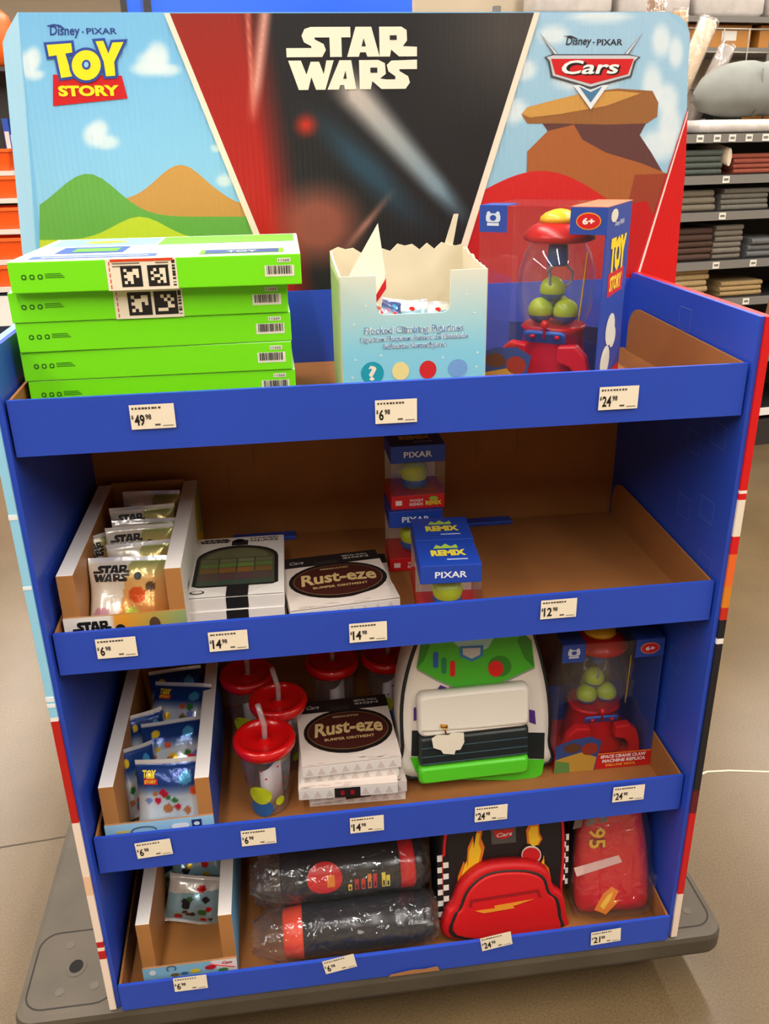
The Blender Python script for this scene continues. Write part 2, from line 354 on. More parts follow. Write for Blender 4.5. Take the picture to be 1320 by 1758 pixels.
# ---- header board
YH = DB + .0065
def hp(u, v, l=0): p = px(u, v, 'y', YH - .0004 - l); return p
hd = bpy.data.objects.new('header_board', None); col.objects.link(hd); hd.parent = disp; hd.location = (0, 0, -.1515)
outline = [(-.008, 1.735), (1.028, 1.734), (1.050, 1.726), (1.063, 1.714), (1.071, 1.695), (1.075, 1.60), (1.085, 1.20), (-.046, 1.20), (-.042, 1.38)]
b = MB(); b.rings([[(x, yy, z) for x, z in outline] for yy in (YH, YH + .008)], (126, 190, 232), smooth=False); b.build('board', PRINT, hd)
# left wing folding back
b = MB(); b.poly([(-.008, YH, 1.735), (-.042, YH, 1.38), (-.046, YH, 1.20), (-.082, YH + .06, 1.20), (-.078, YH + .06, 1.38), (-.052, YH + .06, 1.70), (-.04, YH + .05, 1.715)], (164, 214, 240))
b.build('folded_wing', PRINT, hd, solid=.004)
sky = (126, 190, 232)
def cloudf(clouds, base):
    def f(u, v):
        c = base(u, v)
        for cx, cy, a, bb in clouds:
            d = math.hypot((u - cx) / a, (v - cy) / bb)
            c = mixc(c, (224, 236, 240), max(0, min(1, 2.2 - d * 2)) * .85)
        return c
    return f
def trap(mb, tl, tr_, br, bl, cf, nu=50, nv=50, l=.0003):
    def P(s, t):
        a = (tl[0] + (tr_[0] - tl[0]) * s, tl[1] + (tr_[1] - tl[1]) * s); c = (bl[0] + (br[0] - bl[0]) * s, bl[1] + (br[1] - bl[1]) * s)
        return (a[0] + (c[0] - a[0]) * t, a[1] + (c[1] - a[1]) * t)
    mb.grid(lambda s, t: hp(*P(s, t), l), nu, nv, lambda s, t: cf(*P(s, t)), flip=True, smooth=False)
clouds1 = [(262, 105, 30, 20), (160, 232, 20, 22), (58, 100, 14, 22), (270, 95, 22, 26), (255, 118, 34, 14), (285, 120, 28, 12), (48, 110, 16, 26), (60, 128, 18, 10), (170, 222, 18, 18), (182, 244, 26, 14), (275, 330, 18, 18), (385, 310, 16, 12), (372, 254, 12, 7)]
def toybase(u, v): return mixc((120, 188, 232), (150, 206, 238), (v - 20) / 400)
tb = cloudf(clouds1, toybase)
b = MB(); trap(b, (31, 23.5), (281, 23), (462, 450), (74, 450), tb, 80, 80); b.build('sky_print', CORR, hd)
# plain rolling hills stand in for the figures of the printed scene
def hill(name, f, u0, u1, c, l):
    b = MB(); n = 26; pts = [(u0 + (u1 - u0) * k / n, f(u0 + (u1 - u0) * k / n)) for k in range(n + 1)]
    for p, q in zip(pts, pts[1:]): shape(b, hp, [(p[0], 450), (q[0], 450), q, p], c, l)
    b.build(name, CORR, hd)
hill('tan_hill_print', lambda u: 345 - 62 * math.exp(-((u - 310) / 58) ** 2) + (0 if u < 380 else (u - 380) * .2), 210, 470, (206, 150, 76), .0006)
hill('green_hill_print', lambda u: 372 - 74 * math.exp(-((u - 150) / 72) ** 2), 68, 470, (104, 170, 70), .0010)
hill('lime_hill_print', lambda u: 412 - 40 * math.exp(-((u - 240) / 62) ** 2), 68, 470, (200, 214, 50), .0014)
# centre panel: red to black field with pale streaks
def centre(u, v):
    edge = 405 + (v - 22) * .17
    t = (u - edge) / 60
    red = mixc((150, 34, 24), (196, 18, 14), (v - 22) / 430)
    c = mixc(red, (26, 26, 30), t)
    # broad pale diagonal streak
    s = ((u - 585) * .66 + (v - 145) * .75); d = (-(u - 585) * .75 + (v - 145) * .66)
    if -30 < s < 330:
        k = max(0, 1 - abs(d + 8) / (40 - 20 * max(0, s) / 330)) * min(1, (s + 30) / 60) * min(1, (330 - s) / 90)
        c = mixc(c, mixc((222, 204, 190), (110, 146, 168), s / 300), min(1, k * 1.3) * .9)
    k = max(0, 1 - abs(u - 640 - (v - 240) * .9 + 55) / 50) * max(0, 1 - abs(v - 290) / 120); c = mixc(c, (40, 84, 108), min(1, k * 1.4) * .7)
    # vertical pink streaks at the top
    if v < 215:
        k = max(0, 1 - abs(u - 455 - (v - 22) * -.12) / 15) * min(1, (215 - v) / 70); c = mixc(c, (226, 160, 144), k)
        k = max(0, 1 - abs(u - 425 - (v - 22) * .06) / 6) * min(1, (215 - v) / 60); c = mixc(c, (220, 120, 104), k)
    # rust wash low in the panel
    k = max(0, 1 - math.hypot((u - 545) / 95, (v - 385) / 85)); c = mixc(c, (176, 92, 72), min(1, k * 1.6) * .8)
    k = max(0, 1 - abs((u - 640) + (v - 370) * .8) / 12) * max(0, 1 - abs(v - 385) / 65); c = mixc(c, (190, 130, 112), k * .9)
    c = mixc(c, (78, 72, 68), max(0, min(1, (u - 700) / 160)) * max(0, min(1, (230 - v) / 160)) * .8)
    k = max(0, 1 - math.hypot((u - 525), (v - 215)) / 26); c = mixc(c, (214, 44, 22), k)
    return c
b = MB(); trap(b, (290, 23), (919, 22), (770, 500), (484, 500), centre, 120, 90, .0024); b.build('red_and_black_print', CORR, hd)
for dv in ([(281, 22.5), (291, 22.5), (486, 500), (474, 500)], [(917, 21.5), (927, 21.5), (779, 500), (766, 500)]):
    b = MB(); shape(b, hp, dv[::-1], (242, 226, 206), .0028); b.build('white_divider', CORR, hd)
clouds2 = [(1030, 28, 60, 12), (1135, 70, 18, 32), (1160, 90, 14, 30), (1120, 150, 20, 45), (1145, 170, 22, 30), (1150, 215, 22, 40), (880, 190, 30, 24), (950, 60, 30, 18), (1130, 250, 40, 30), (900, 120, 24, 20), (1005, 140, 60, 20)]
cb = cloudf(clouds2, lambda u, v: mixc((160, 200, 226), (150, 196, 220), (v - 20) / 300))
b = MB(); trap(b, (926, 22), (1147, 21), (1085, 500), (779, 500), cb, 60, 60)
def fan(uv, c, l): shape(b, hp, uv[::-1], c, l)
trap(b, (1146, 21.5), (1184, 57), (1178, 210), (1122, 210), cb, 14, 24, .00035); trap(b, (1121, 210), (1178, 210), (1089, 500), (1084, 500), cb, 14, 24, .00035)
fan([(1146, 21.5), (1164, 26), (1177, 36), (1184, 57)], (150, 198, 226), .0004)
b.build('pale_sky_print', CORR, hd)
b = MB()
# flat-topped rock and desert slope
fan([(895, 196), (905, 184), (950, 172), (1000, 160), (1060, 152), (1120, 156), (1130, 176), (1128, 200), (1110, 212), (1040, 214), (960, 212), (905, 212)], (150, 98, 52), .0008)
fan([(895, 196), (905, 184), (950, 172), (1000, 160), (1060, 156), (1100, 160), (1040, 182), (960, 196), (910, 202)], (204, 152, 76), .0011)
fan([(930, 210), (1110, 210), (1098, 232), (1118, 262), (1140, 300), (1000, 300), (950, 240)], (96, 58, 56), .0007)
fan([(940, 225), (985, 214), (1000, 240), (1040, 262), (1100, 280), (1150, 300), (1135, 345), (1085, 500), (900, 480), (905, 260)], (168, 96, 48), .0009)
fan([(1150, 298), (1136, 350), (1085, 500), (1040, 500), (1090, 300)], (150, 62, 40), .001)
# plain red dune stand-in
fan([(822, 352)] + [(822 + 306 * k / 24, 330 - 46 * math.cos((k / 24 - .38) * 4.2) + 26 * (k / 24)) for k in range(0, 25)] + [(1122, 390), (1085, 500), (779, 500)], (206, 34, 34), .0013)
fan([(820, 365), (900, 350), (1000, 362), (1110, 345), (1125, 380), (1085, 500), (779, 500)], (188, 20, 24), .0016)
b.build('desert_print', CORR, hd)
b = MB()
fan([(1181, 185), (1178, 210), (1085, 500), (1081, 500)], (206, 30, 40), .0018); fan([(1181, 190), (1178, 215), (1090, 500), (1085, 500)], (244, 226, 214), .0021); fan([(1180, 200), (1176, 300), (1166, 400), (1158, 500), (1089, 500)], (206, 16, 18), .0024)
b.build('red_border_print', CORR, hd)
# lettering
LET = mat('printed_lettering', (255,) * 3, .4, attr=True)
b = MB()
def HF(c0, c1):  # frame on the header: metres measured from pixel c0 with x right, z up
    p = hp(*c0); return frame(p - Vector((0, .0016, 0)), (1, 0, 0), (0, 0, 1))
def htext(s, u0, v0, u1, v1, c, l=.0008, bold=.02, slant=0, arc=0):
    p0 = hp(u0, v1); p1 = hp(u1, v0); F = frame(p0, (1, 0, 0), (0, 0, 1)); text(b, s, F, 0, 0, p1.x - p0.x, p1.z - p0.z, c, l, bold, slant, 3, arc)
navy = (40, 66, 140)
htext('Disney', 86, 44, 134, 66, navy, slant=.15); htext('PIXAR', 149, 48, 200, 59, navy); shape(b, hp, ell(142, 55, 1.6, 1.6, 8)[::-1], navy, .001)
shape(b, hp, [(80, 44), (92, 41), (104, 43), (112, 50), (108, 50), (100, 45.5), (91, 44), (82, 46)][::-1], navy, .001)
OL = (44, 74, 160); YL = (252, 224, 32)
def outlined(pts, g, l):
    cx = sum(p[0] for p in pts) / len(pts); cy = sum(p[1] for p in pts) / len(pts)
    big = []
    n = len(pts)
    for i, p in enumerate(pts):
        a = Vector(pts[i - 1]); q = Vector(p); c = Vector(pts[(i + 1) % n]); d1 = (q - a).normalized(); d2 = (c - q).normalized()
        nn = Vector((d1.y + d2.y, -(d1.x + d2.x))); nn = nn.normalized() if nn.length > 1e-6 else Vector((0, 0)); k = max(.45, math.sqrt(max(0, (1 + d1.dot(d2)) / 2)))
        big.append(tuple(q + nn * g / k))
    return big
def area(p): return sum(p[i - 1][0] * p[i][1] - p[i][0] * p[i - 1][1] for i in range(len(p)))
def logo(pts, l=.0022):
    if area(pts) < 0: pts = pts[::-1]
    g = outlined(pts, 4.6, l); shape(b, hp, g[::-1], OL, l); shape(b, hp, pts[::-1], YL, l + .0006)
shape(b, hp, [(91, 128), (209, 130), (219, 169), (91, 182)][::-1], (206, 22, 28), .0014)
logo([(80, 77), (122, 74), (124, 90), (112, 92), (124, 131), (105, 134), (97, 95), (84, 97)])
logo([(164, 71), (177, 70), (186, 92), (193, 73), (212, 72), (196, 106), (198, 130), (182, 131), (178, 106)], .0024)
logo(ell(148, 112, 25, 26, 24), .0030); shape(b, hp, ell(148, 111, 7.5, 8.5, 16)[::-1], OL, .0042); shape(b, hp, ell(148, 111, 4, 5, 12)[::-1], (150, 205, 240), .0046)
htext('STORY', 102, 146, 204, 166, YL, .0022, .05)
b.build('logo_lettering', LET, hd); b = MB()
# centre logo
p0 = hp(495, 155); p1 = hp(715, 46); F = frame(p0, (1, 0, 0), (0, 0, 1)); starwars(b, F, 0, 0, p1.x - p0.x, p1.z - p0.z, (246, 234, 212), (36, 36, 38), .0034)
b.build('logo_lettering', LET, hd); b = MB()
# right logo: shield with chrome rim, wings and V
dk = (44, 44, 58)
htext('Disney', 970, 63, 1014, 82, dk, slant=.15); htext('PIXAR', 1024, 67, 1069, 78, dk); shape(b, hp, ell(1019, 73, 1.5, 1.5, 8)[::-1], dk, .001)
shape(b, hp, [(966, 62), (980, 61), (992, 66), (988, 67), (979, 63.5)][::-1], dk, .001)
CH = (198, 202, 208)
for m_ in (1, -1):
    q = lambda x: 1015 + m_ * (x - 1015)
    for pts, c, l in (([(926, 56), (958, 92), (949, 92)], (120, 124, 134), .002), ([(929, 60), (956, 92), (953, 93)], (228, 230, 234), .0023)):
        pts = [(q(x), y) for x, y in pts]; pts = pts if area(pts) < 0 else pts[::-1]; shape(b, hp, pts, c, l)
def sh(pts, c, l): shape(b, hp, pts if area(pts) < 0 else pts[::-1], c, l)
sh([(934, 98), (948, 93), (1080, 93), (1100, 98), (1092, 104), (1084, 132), (1014, 152), (946, 132), (940, 104)], (70, 72, 80), .002)
sh([(938, 98), (950, 95), (1080, 95), (1096, 98), (1088, 105), (1081, 130), (1014, 149), (949, 130), (944, 105)], CH, .0024)
sh([(946, 101), (1088, 101), (1078, 127), (1014, 144), (953, 127)], (206, 24, 30), .0028)
sh([(984, 146), (1014, 188), (1044, 146), (1034, 146), (1014, 155), (995, 146)], (226, 232, 236), .003); sh([(994, 148), (1014, 176), (1034, 148), (1014, 158)], (72, 122, 160), .0034)
htext('Cars', 962, 105, 1062, 130, (20, 10, 12), .0032, .05, .35); htext('Cars', 959, 103, 1059, 128, (240, 240, 238), .0038, .02, .35)
b.build('logo_lettering', LET, hd)

# ================================================================== top tray goods
FL = [z + .0045 for z in ZB]
LIME = (122, 236, 10)
def aruco(b, F, u, v, s, bits):
    rect(b, F, u, u + s, v, v + s, (24, 22, 20), .0006); c = s / 7
    for r_, row in enumerate(bits):
        for k, ch in enumerate(row):
            if ch == '1': rect(b, F, u + (k + 1) * c, u + (k + 2) * c, v + s - (r_ + 2) * c, v + s - (r_ + 1) * c, (246, 232, 204), .0009)
A1 = ['10011', '01111', '11101', '01100', '10100']; A2 = ['01011', '10011', '01101', '10011', '00101']; A3 = ['01010', '00101', '00010', '00011', '11100']
GH = .0390
gpos = [(.012, .056, 0), (.012, .056, 0), (.009, .055, -.2), (.010, .052, .3), (.008, .050, .2), (.018, .036, -1.2)]
glabels = ['lime green flat box at the very bottom of the stack, hidden by the tray lip', 'lime green flat box peeking just above the tray lip', 'lime green flat box second above the tray lip in the stack', 'lime green flat box just below the one carrying the lower sticker half', 'lime green flat box with lower half of a white sticker, second from the top', 'topmost lime green flat box with white printed lid and code sticker']
for i, (x, y, rz) in enumerate(gpos):
    w_ = .357 if i < 5 else .366
    t = thing('flat_game_box', glabels[i], 'box', (x, y, FL[0] + i * (GH + .0003)), R(rz), 'stacked lime green flat boxes')
    b = MB(); b.box(0, w_, 0, .275, 0, GH, LIME, cols={'top': (236, 240, 244)}); b.build('box_body', PRINT, t, bevel=.0012)
    F = frame((0, 0, 0), (1, 0, 0), (0, 0, 1)); b = MB(); k = (26, 60, 10)
    for q in range(3): shape(b, F, rrect(.0065, .0065, .0025, 3, .018 + q * .010, .020), (40, 110, 14), .0004); shape(b, F, ell(.018 + q * .010, .020, .0017, .0017, 8), LIME, .0007)
    for q in range(3): rect(b, F, .044, .068 - q * .002, .0185 + q * .0022, .0195 + q * .0022, (50, 130, 16), .0004)
    rect(b, F, w_ - .047, w_ - .009, .011, .025, (236, 234, 214), .0004)
    xx = w_ - .044
    while xx < w_ - .012:
        ww = random.choice((.0006, .001, .0016)); rect(b, F, xx, xx + ww, .014, .0245, (30, 30, 26), .0008); xx += ww + random.choice((.0006, .0012))
    rect(b, F, w_ - .030, w_ - .013, .0285, .034, (232, 236, 214), .0004); text(b, '11265', F, w_ - .0285, .0298, .014, .003, (90, 96, 80), .0007)
    b.build('printed_marks', PRINT, t)
    if i >= 4:
        b = MB(); u0 = .120 + (0 if i == 5 else .0115); u1 = u0 + .088
        rect(b, F, u0, u1, .0, GH, (246, 234, 208), .0003)
        for q in range(5): rect(b, F, u0 + .0035, u0 + .0048, .002 + q * .0072, .007 + q * .0072, (222, 60, 50), .0006)
        s = .0262 if i == 5 else .030
        aruco(b, F, u0 + .0175, .004, s, A1); aruco(b, F, u0 + .0510, .004, s, A2 if i == 5 else A3)
        for q in range(8): rect(b, F, u1 - .006, u1 - .002, .004 + q * .0040, .004 + q * .0042 + random.choice((.001, .002, .003)), (34, 32, 30), .0006)
        if i == 5:
            rect(b, F, u0 + .006, u1 - .004, GH - .0036, GH - .0003, (224, 66, 22), .0008)
            for q in range(2): rect(b, F, u0 + .008, u0 + .042 - q * .006, GH - .0065 - q * .0035, GH - .0050 - q * .0035, (120, 108, 92), .0006); rect(b, F, u1 - .026, u1 - .010, GH - .0065 - q * .0035, GH - .0050 - q * .0035, (120, 108, 92), .0006)
        b.build('code_sticker', PRINT, t)
    if i == 5:
        F = frame((0, 0, GH), (1, 0, 0), (0, 1, 0)); b = MB()
        rect(b, F, .02, .18, .02, .05, (70, 106, 190), .0004); rect(b, F, .035, .17, .026, .034, (226, 232, 244), .0007)
        rect(b, F, .235, .345, .018, .07, (120, 190, 40), .0004); rect(b, F, .242, .338, .024, .062, (60, 84, 150), .0007); text(b, 'TOY', F, .27, .03, .04, .018, (230, 234, 240), .001)
        rect(b, F, .04, .13, .075, .15, (60, 90, 170), .0004); rect(b, F, .06, .12, .09, .13, (110, 180, 60), .0007); rect(b, F, .01, .16, .17, .265, (150, 204, 236), .0004)
        shape(b, F, ell(.085, .215, .03, .018), (220, 190, 60), .0007); rect(b, F, .165, .36, .16, .265, (120, 200, 70), .0004)
        rect(b, F, .19, .22, .02, .14, (214, 232, 250), .0004)
        b.build('lid_print', PRINT, t)

# --- pale blue open carton with torn top
t = thing('open_carton', 'pale blue open counter carton with torn white rim and notched front', 'carton', (.438, .085, FL[0]))
CW, CD, CHt = .207, .155, .205
def grad(z): return mixc((138, 212, 232), (232, 232, 214), (z - .09) / .11)
b = MB(); nz = 12
prof = [(0, 0), (CW, 0), (CW, .20)] + [(CW - .045, .20)] + [(CW - .052, .193)] + [(CW - .052, .155), (CW - .064, .142)] + [(.062, .142), (.050, .155), (.050, .193), (.043, .20), (0, .20)]
# front wall as strips so that the printed gradient follows the height
def strip(x0, x1, z0, z1, n=6, y=0):
    b.grid(lambda u, v: (x0 + (x1 - x0) * u, y, z0 + (z1 - z0) * v), 1, n, lambda u, v: grad(z0 + (z1 - z0) * v), smooth=False)
strip(0, CW, 0, .142, 10); strip(0, .050, .142, .196); strip(CW - .052, CW, .142, .200)
for c_, s in (((.050, .142), 1), ((CW - .052, .142), -1)):
    pts = [(c_[0], c_[1]), (c_[0] + s * .012, c_[1])] + [(c_[0] + s * (.012 - .012 * math.sin(R(a))), c_[1] + .012 - .012 * math.cos(R(a))) for a in range(15, 91, 15)]
    if s < 0: pts = pts[::-1]
    b.poly([(x, 0, z) for x, z in pts], grad(.145))
b.build('front_wall', PRINT, t, solid=.003)
inner = mat('greyboard', (226, 212, 184), .75, noise=.05, nscale=20)
def torn(x0, x1, zf, zb_, n=18, amp=.006):
    return [(x0 + (x1 - x0) * k / n, (zf + (zb_ - zf) * k / n) + (random.uniform(-amp, amp) if 0 < k < n else 0)) for k in range(n + 1)]
tt = torn(0, CW, .214, .218); b = MB(); b.poly([(x, CD, z) for x, z in [(0, 0), (CW, 0)] + tt[::-1]]); b.build('back_wall', inner, t, solid=.003)
for x, zf in ((.0, .196), (CW, .200)):
    tt = torn(0, CD, zf, .214, 14, .003); b = MB(); b.poly([(x, y, z) for y, z in [(0, 0), (CD, 0)] + tt[::-1]]); b.build('side_wall', inner, t, solid=.003)
b = MB(); b.box(.002, CW - .002, .002, CD - .002, 0.0003, .003); b.build('carton_floor', inner, t)
b = MB(); b.poly([(.175, CD + .002, .21), (.189, CD + .002, .21), (.199, CD + .004, .262), (.192, CD + .004, .262)]); b.build('torn_strip', inner, t, solid=.003)
F = frame((0, -.0017, 0), (1, 0, 0), (0, 0, 1)); b = MB()
for s, u, v, w_, h_ in (('Flocked Climbing Figurines', .032, .113, .142, .013), ('Figurines Floquées Faisant de l\'Escalade', .026, .103, .155, .0095), ('Beflockte Kletterfiguren', .058, .092, .092, .0095)):
    text(b, s, F, u, v, w_, h_, (240, 244, 240), .0005, .09); text(b, s, F, u, v, w_, h_, (96, 160, 206), .0009, .005)
shape(b, F, ell(.042, .060, .0165, .0165, 24), (30, 160, 180), .0004); text(b, '?', F, .036, .049, .012, .022, (244, 236, 214), .0008, .03)
for u, c_, a in ((.083, (240, 226, 150), .0125), (.123, (214, 40, 40), .0125), (.167, (120, 168, 220), .0145)): shape(b, F, ell(u, .061, a, .0135, 18), c_, .0004)
for u, v in ((.018, .13), (.035, .155), (.178, .166), (.19, .14), (.018, .08), (.196, .083), (.013, .055), (.055, .085), (.145, .078), (.195, .062)):
    a = .003; shape(b, F, [(u + a, v), (u + a * .2, v + a * .2), (u, v + a), (u - a * .2, v + a * .2), (u - a, v), (u - a * .2, v - a * .2), (u, v - a), (u + a * .2, v - a * .2)], (240, 246, 238), .0004)
b.build('front_lettering', PRINT, t)
# card tucked in the carton
t = thing('paper_card', 'white folded card with red stripe sticking up from the pale blue carton', 'card', (.438, .085, FL[0]))
b = MB(); K = [(.030, .030, .17), (.058, .012, .150), (.066, .02, .195), (.058, .03, .262), (.018, .055, .19)]
b.poly(K, (240, 230, 212)); b.build('card_sheet', PRINT, t, solid=.001)
b = MB(); b.poly([(.0515, .0125, .157), (.066, .013, .176), (.066, .0135, .19), (.0515, .0125, .168)], (214, 24, 36)); b.build('red_stripe', PRINT, t, solid=.0012)

# ---------- local helper: pixel -> point on the plane y = yl of a thing
def pxl(t, u, v, yl=0.0):
    M = Matrix.LocRotScale(t.location, t.rotation_euler, None); Mi = M.inverted()
    o = Mi @ CAM; d = Mi.to_3x3() @ ray(u, v); k = (yl - o.y) / d.y; p = o + d * k
    return (p.x, p.z)
def pillow(w_, h_, th, cf, nu=40, nv=46, seed=0):
    """foil pouch standing on its lower crimp, front towards -y"""
    rnd = random.Random(seed); ph = [rnd.uniform(0, 6) for _ in range(6)]
    def bul(u, v):
        e = max(0, min(1, (v - .07) / .2)) * max(0, min(1, (.93 - v) / .2)) * max(0, min(1, u / .16)) * max(0, min(1, (1 - u) / .16))
        return th * (e ** .6) * (1 + .18 * math.sin(9 * u + ph[0]) * math.sin(7 * v + ph[1])) + .0006
    def wr(u, v): return .003 * math.sin(5 * u + ph[2] + 3 * v) + .002 * math.sin(11 * v + ph[3])
    b = MB()
    X = lambda u, v: (u - .5) * w_ * (1 - .05 * math.sin(math.pi * v))
    b.grid(lambda u, v: (X(u, v), wr(u, v) - bul(u, v), v * h_), nu, nv, cf)
    b.grid(lambda u, v: (X(u, v), wr(u, v) + bul(u, v), v * h_), nu, nv, lambda u, v: (190, 190, 196), flip=True)
    b.surf = lambda x, z, l=0: Vector((x, wr(x / w_ + .5, z / h_) - bul(x / w_ + .5, z / h_) - l, z))
    return b
def spots(seed, base, blobs):
    def f(u, v):
        c = base(u, v)
        for cx, cy, r, k in blobs:
            if math.hypot(u - cx, (v - cy) * 1.2) < r: c = k
        if v > .955 or v < .045: c = (214, 214, 218)
        return c
    return f
def scheme(kind, seed):
    r = random.Random(seed)
    if kind == 'cream':
        def base(u, v):
            c = (238, 230, 216)
            if u > .40 + .25 * (v - .4): c = mixc(mixc((230, 130, 56), (234, 206, 138), v), (120, 150, 90), max(0, v - .72) * 3)
            if v < .16 and u > .25: c = (176, 196, 70)
            return c
        return spots(seed, base, [(.17, .30, .10, (216, 160, 176)), (.62, .52, .12, (224, 92, 36)), (.55, .30, .09, (196, 206, 80)), (.8, .62, .07, (96, 70, 50))])
    if kind == 'navy':
        def base(u, v): return mixc((206, 216, 228), (30, 62, 130), max(0, min(1, (v - .55) * 6)))
        pal = [(206, 30, 60), (240, 196, 50), (120, 140, 200), (190, 120, 70), (60, 130, 60), (226, 90, 40)]
        return spots(seed, base, [(r.uniform(.12, .88), r.uniform(.1, .62), r.uniform(.04, .075), r.choice(pal)) for _ in range(15)] + [(.22, .8, .07, (230, 200, 40)), (.75, .78, .09, (70, 150, 200))])
    def base(u, v): return mixc((150, 190, 206), (24, 34, 62), 1 if .62 < v < .86 else 0) if seed % 2 else mixc((150, 190, 206), (236, 236, 232), 1 if v > .7 + .2 * (u - .5) else 0)
    pal = [(196, 22, 26), (196, 22, 26), (226, 190, 40), (90, 60, 40), (60, 110, 60), (40, 40, 46)]
    return spots(seed, base, [(r.uniform(.12, .88), r.uniform(.1, .6), r.uniform(.05, .09), r.choice(pal)) for _ in range(14)] + [(.6, .78, .08, (200, 24, 28))])
def packet(kind, loc, rx, rz, label, group, w_=.105, h_=.125, th=.012, seed=0, ry=0, letter=None):
    t = thing('foil_packet', label, 'packet', loc, R(rz), group, R(rx), R(ry))
    pb = pillow(w_, h_, th, scheme(kind, seed), seed=seed); pb.build('pouch', FOIL, t)
    if letter:
        b = MB(); F = pb.surf
        if letter == 'sw':
            starwars(b, F, -w_ * .42, h_ * .70, w_ * .46, h_ * .2, (26, 24, 24), (230, 224, 214), .0012); shape(b, F, ell(w_ * .14, h_ * .76, .006, .006, 14), (30, 28, 28), .0012)
        else:
            text(b, 'TOY', F, -w_ * .38, h_ * .80, w_ * .2, h_ * .09, (240, 214, 40), .0012, .04); rect(b, F, -w_ * .36, -w_ * .16, h_ * .72, h_ * .79, (200, 24, 28), .0012); text(b, 'STORY', F, -w_ * .35, h_ * .735, w_ * .17, h_ * .04, (240, 214, 40), .0018, .03)
        b.build('lettering', PRINT, t)
    return t
def counter_box(label, loc, W, D, H, fh, outer, front, tw=.024, rz=0):
    t = thing('counter_box', label, 'box', loc, R(rz), 'open counter boxes of packets')
    br = (176, 120, 64)
    for x0 in (0, W - tw):
        b = MB(); b.box(x0, x0 + tw, 0, D, 0.0035, H, br, cols={'top': (238, 232, 228), ('left' if x0 == 0 else 'right'): outer}); b.build('side_wall', PRINT, t, bevel=.001)
    b = MB(); b.box(0, W, 0, D, 0, .003, br); b.build('box_floor', PRINT, t)
    b = MB(); b.box(tw + .0003, W - tw - .0003, D - .004, D, .0035, H + .004, br); b.build('back_wall', PRINT, t)
    b = MB(); b.grid(lambda u, v: (W * u, -.0005, fh * v), 24, 6, front, smooth=False); b.grid(lambda u, v: (W * u, -.0038, fh * v), 24, 6, front, smooth=False)
    b.box(0, W, -.0036, -.0006, 0, fh - .0003, br); b.build('front_panel', PRINT, t)
    return t
# ================================================================== second tray
bx = .010; z2 = FL[1]
cbx = counter_box('white counter box of silver packets against the blue side panel on second tray', (bx, .022, z2), .176, .36, .142, .074, (226, 224, 214),
    lambda u, v: (242, 236, 226) if u < .38 else mixc((236, 160, 50), (120, 170, 130), (u - .5) * 1.6 if v > .5 else 0))
b = MB(); F = frame((0, -.0042, 0), (1, 0, 0), (0, 0, 1)); starwars(b, F, .012, .035, .055, .032, (26, 24, 24), (240, 234, 224)); shape(b, F, ell(.08, .052, .007, .007, 14), (30, 28, 28), .0006); shape(b, F, ell(.13, .055, .008, .012, 14), (90, 66, 50), .0006)
b.build('front_lettering', PRINT, cbx)
F = frame((.176, 0, 0), (0, 1, 0), (0, 0, 1)); b = MB(); shape(b, F, [(.22, .004), (.358, .004), (.358, .138), (.28, .138)], (214, 168, 40), .0004); shape(b, F, [(.30, .06), (.358, .04), (.358, .138), (.31, .138)], (130, 160, 96), .0008); text(b, 'STAR', F, .05, .075, .03, .01, (40, 38, 38), .0004); b.build('side_print', PRINT, cbx)
x0 = bx + .088
G = 'silver packets in the white counter box'
packet('cream', (x0 - .004, .062, z2 + .012), -24, -4, 'cream and orange foil packet at the very front of the white box', G, .124, .122, .016, 1, letter='sw')
packet('cream', (x0 + .012, .115, z2 + .020), -20, 3, 'foil packet right behind the front packet, mostly showing its yellow corner', G, .100, .115, .010, 2)
packet('cream', (x0 + .010, .150, z2 + .028), -18, 2, 'foil packet with black lettering in the middle of the white box', G, .108, .12, .010, 3, letter='sw')
packet('cream', (x0 + .012, .185, z2 + .030), -16, -2, 'silver backed packet behind the middle packet in the white box', G, .104, .115, .008, 4)
packet('cream', (x0 + .006, .225, z2 + .034), -18, 3, 'foil packet with black lettering second from the back in the white box', G, .108, .118, .010, 5, letter='sw')
packet('cream', (x0 + .012, .290, z2 + .036), -14, -5, 'foil packet leaning on the cardboard back wall of the white box', G, .100, .118, .012, 6)
packet('cream', (x0 - .042, .165, z2 + .020), -14, 40, 'foil packet squeezed sideways along the inner wall of the white box', G, .075, .115, .008, 7, letter='sw')
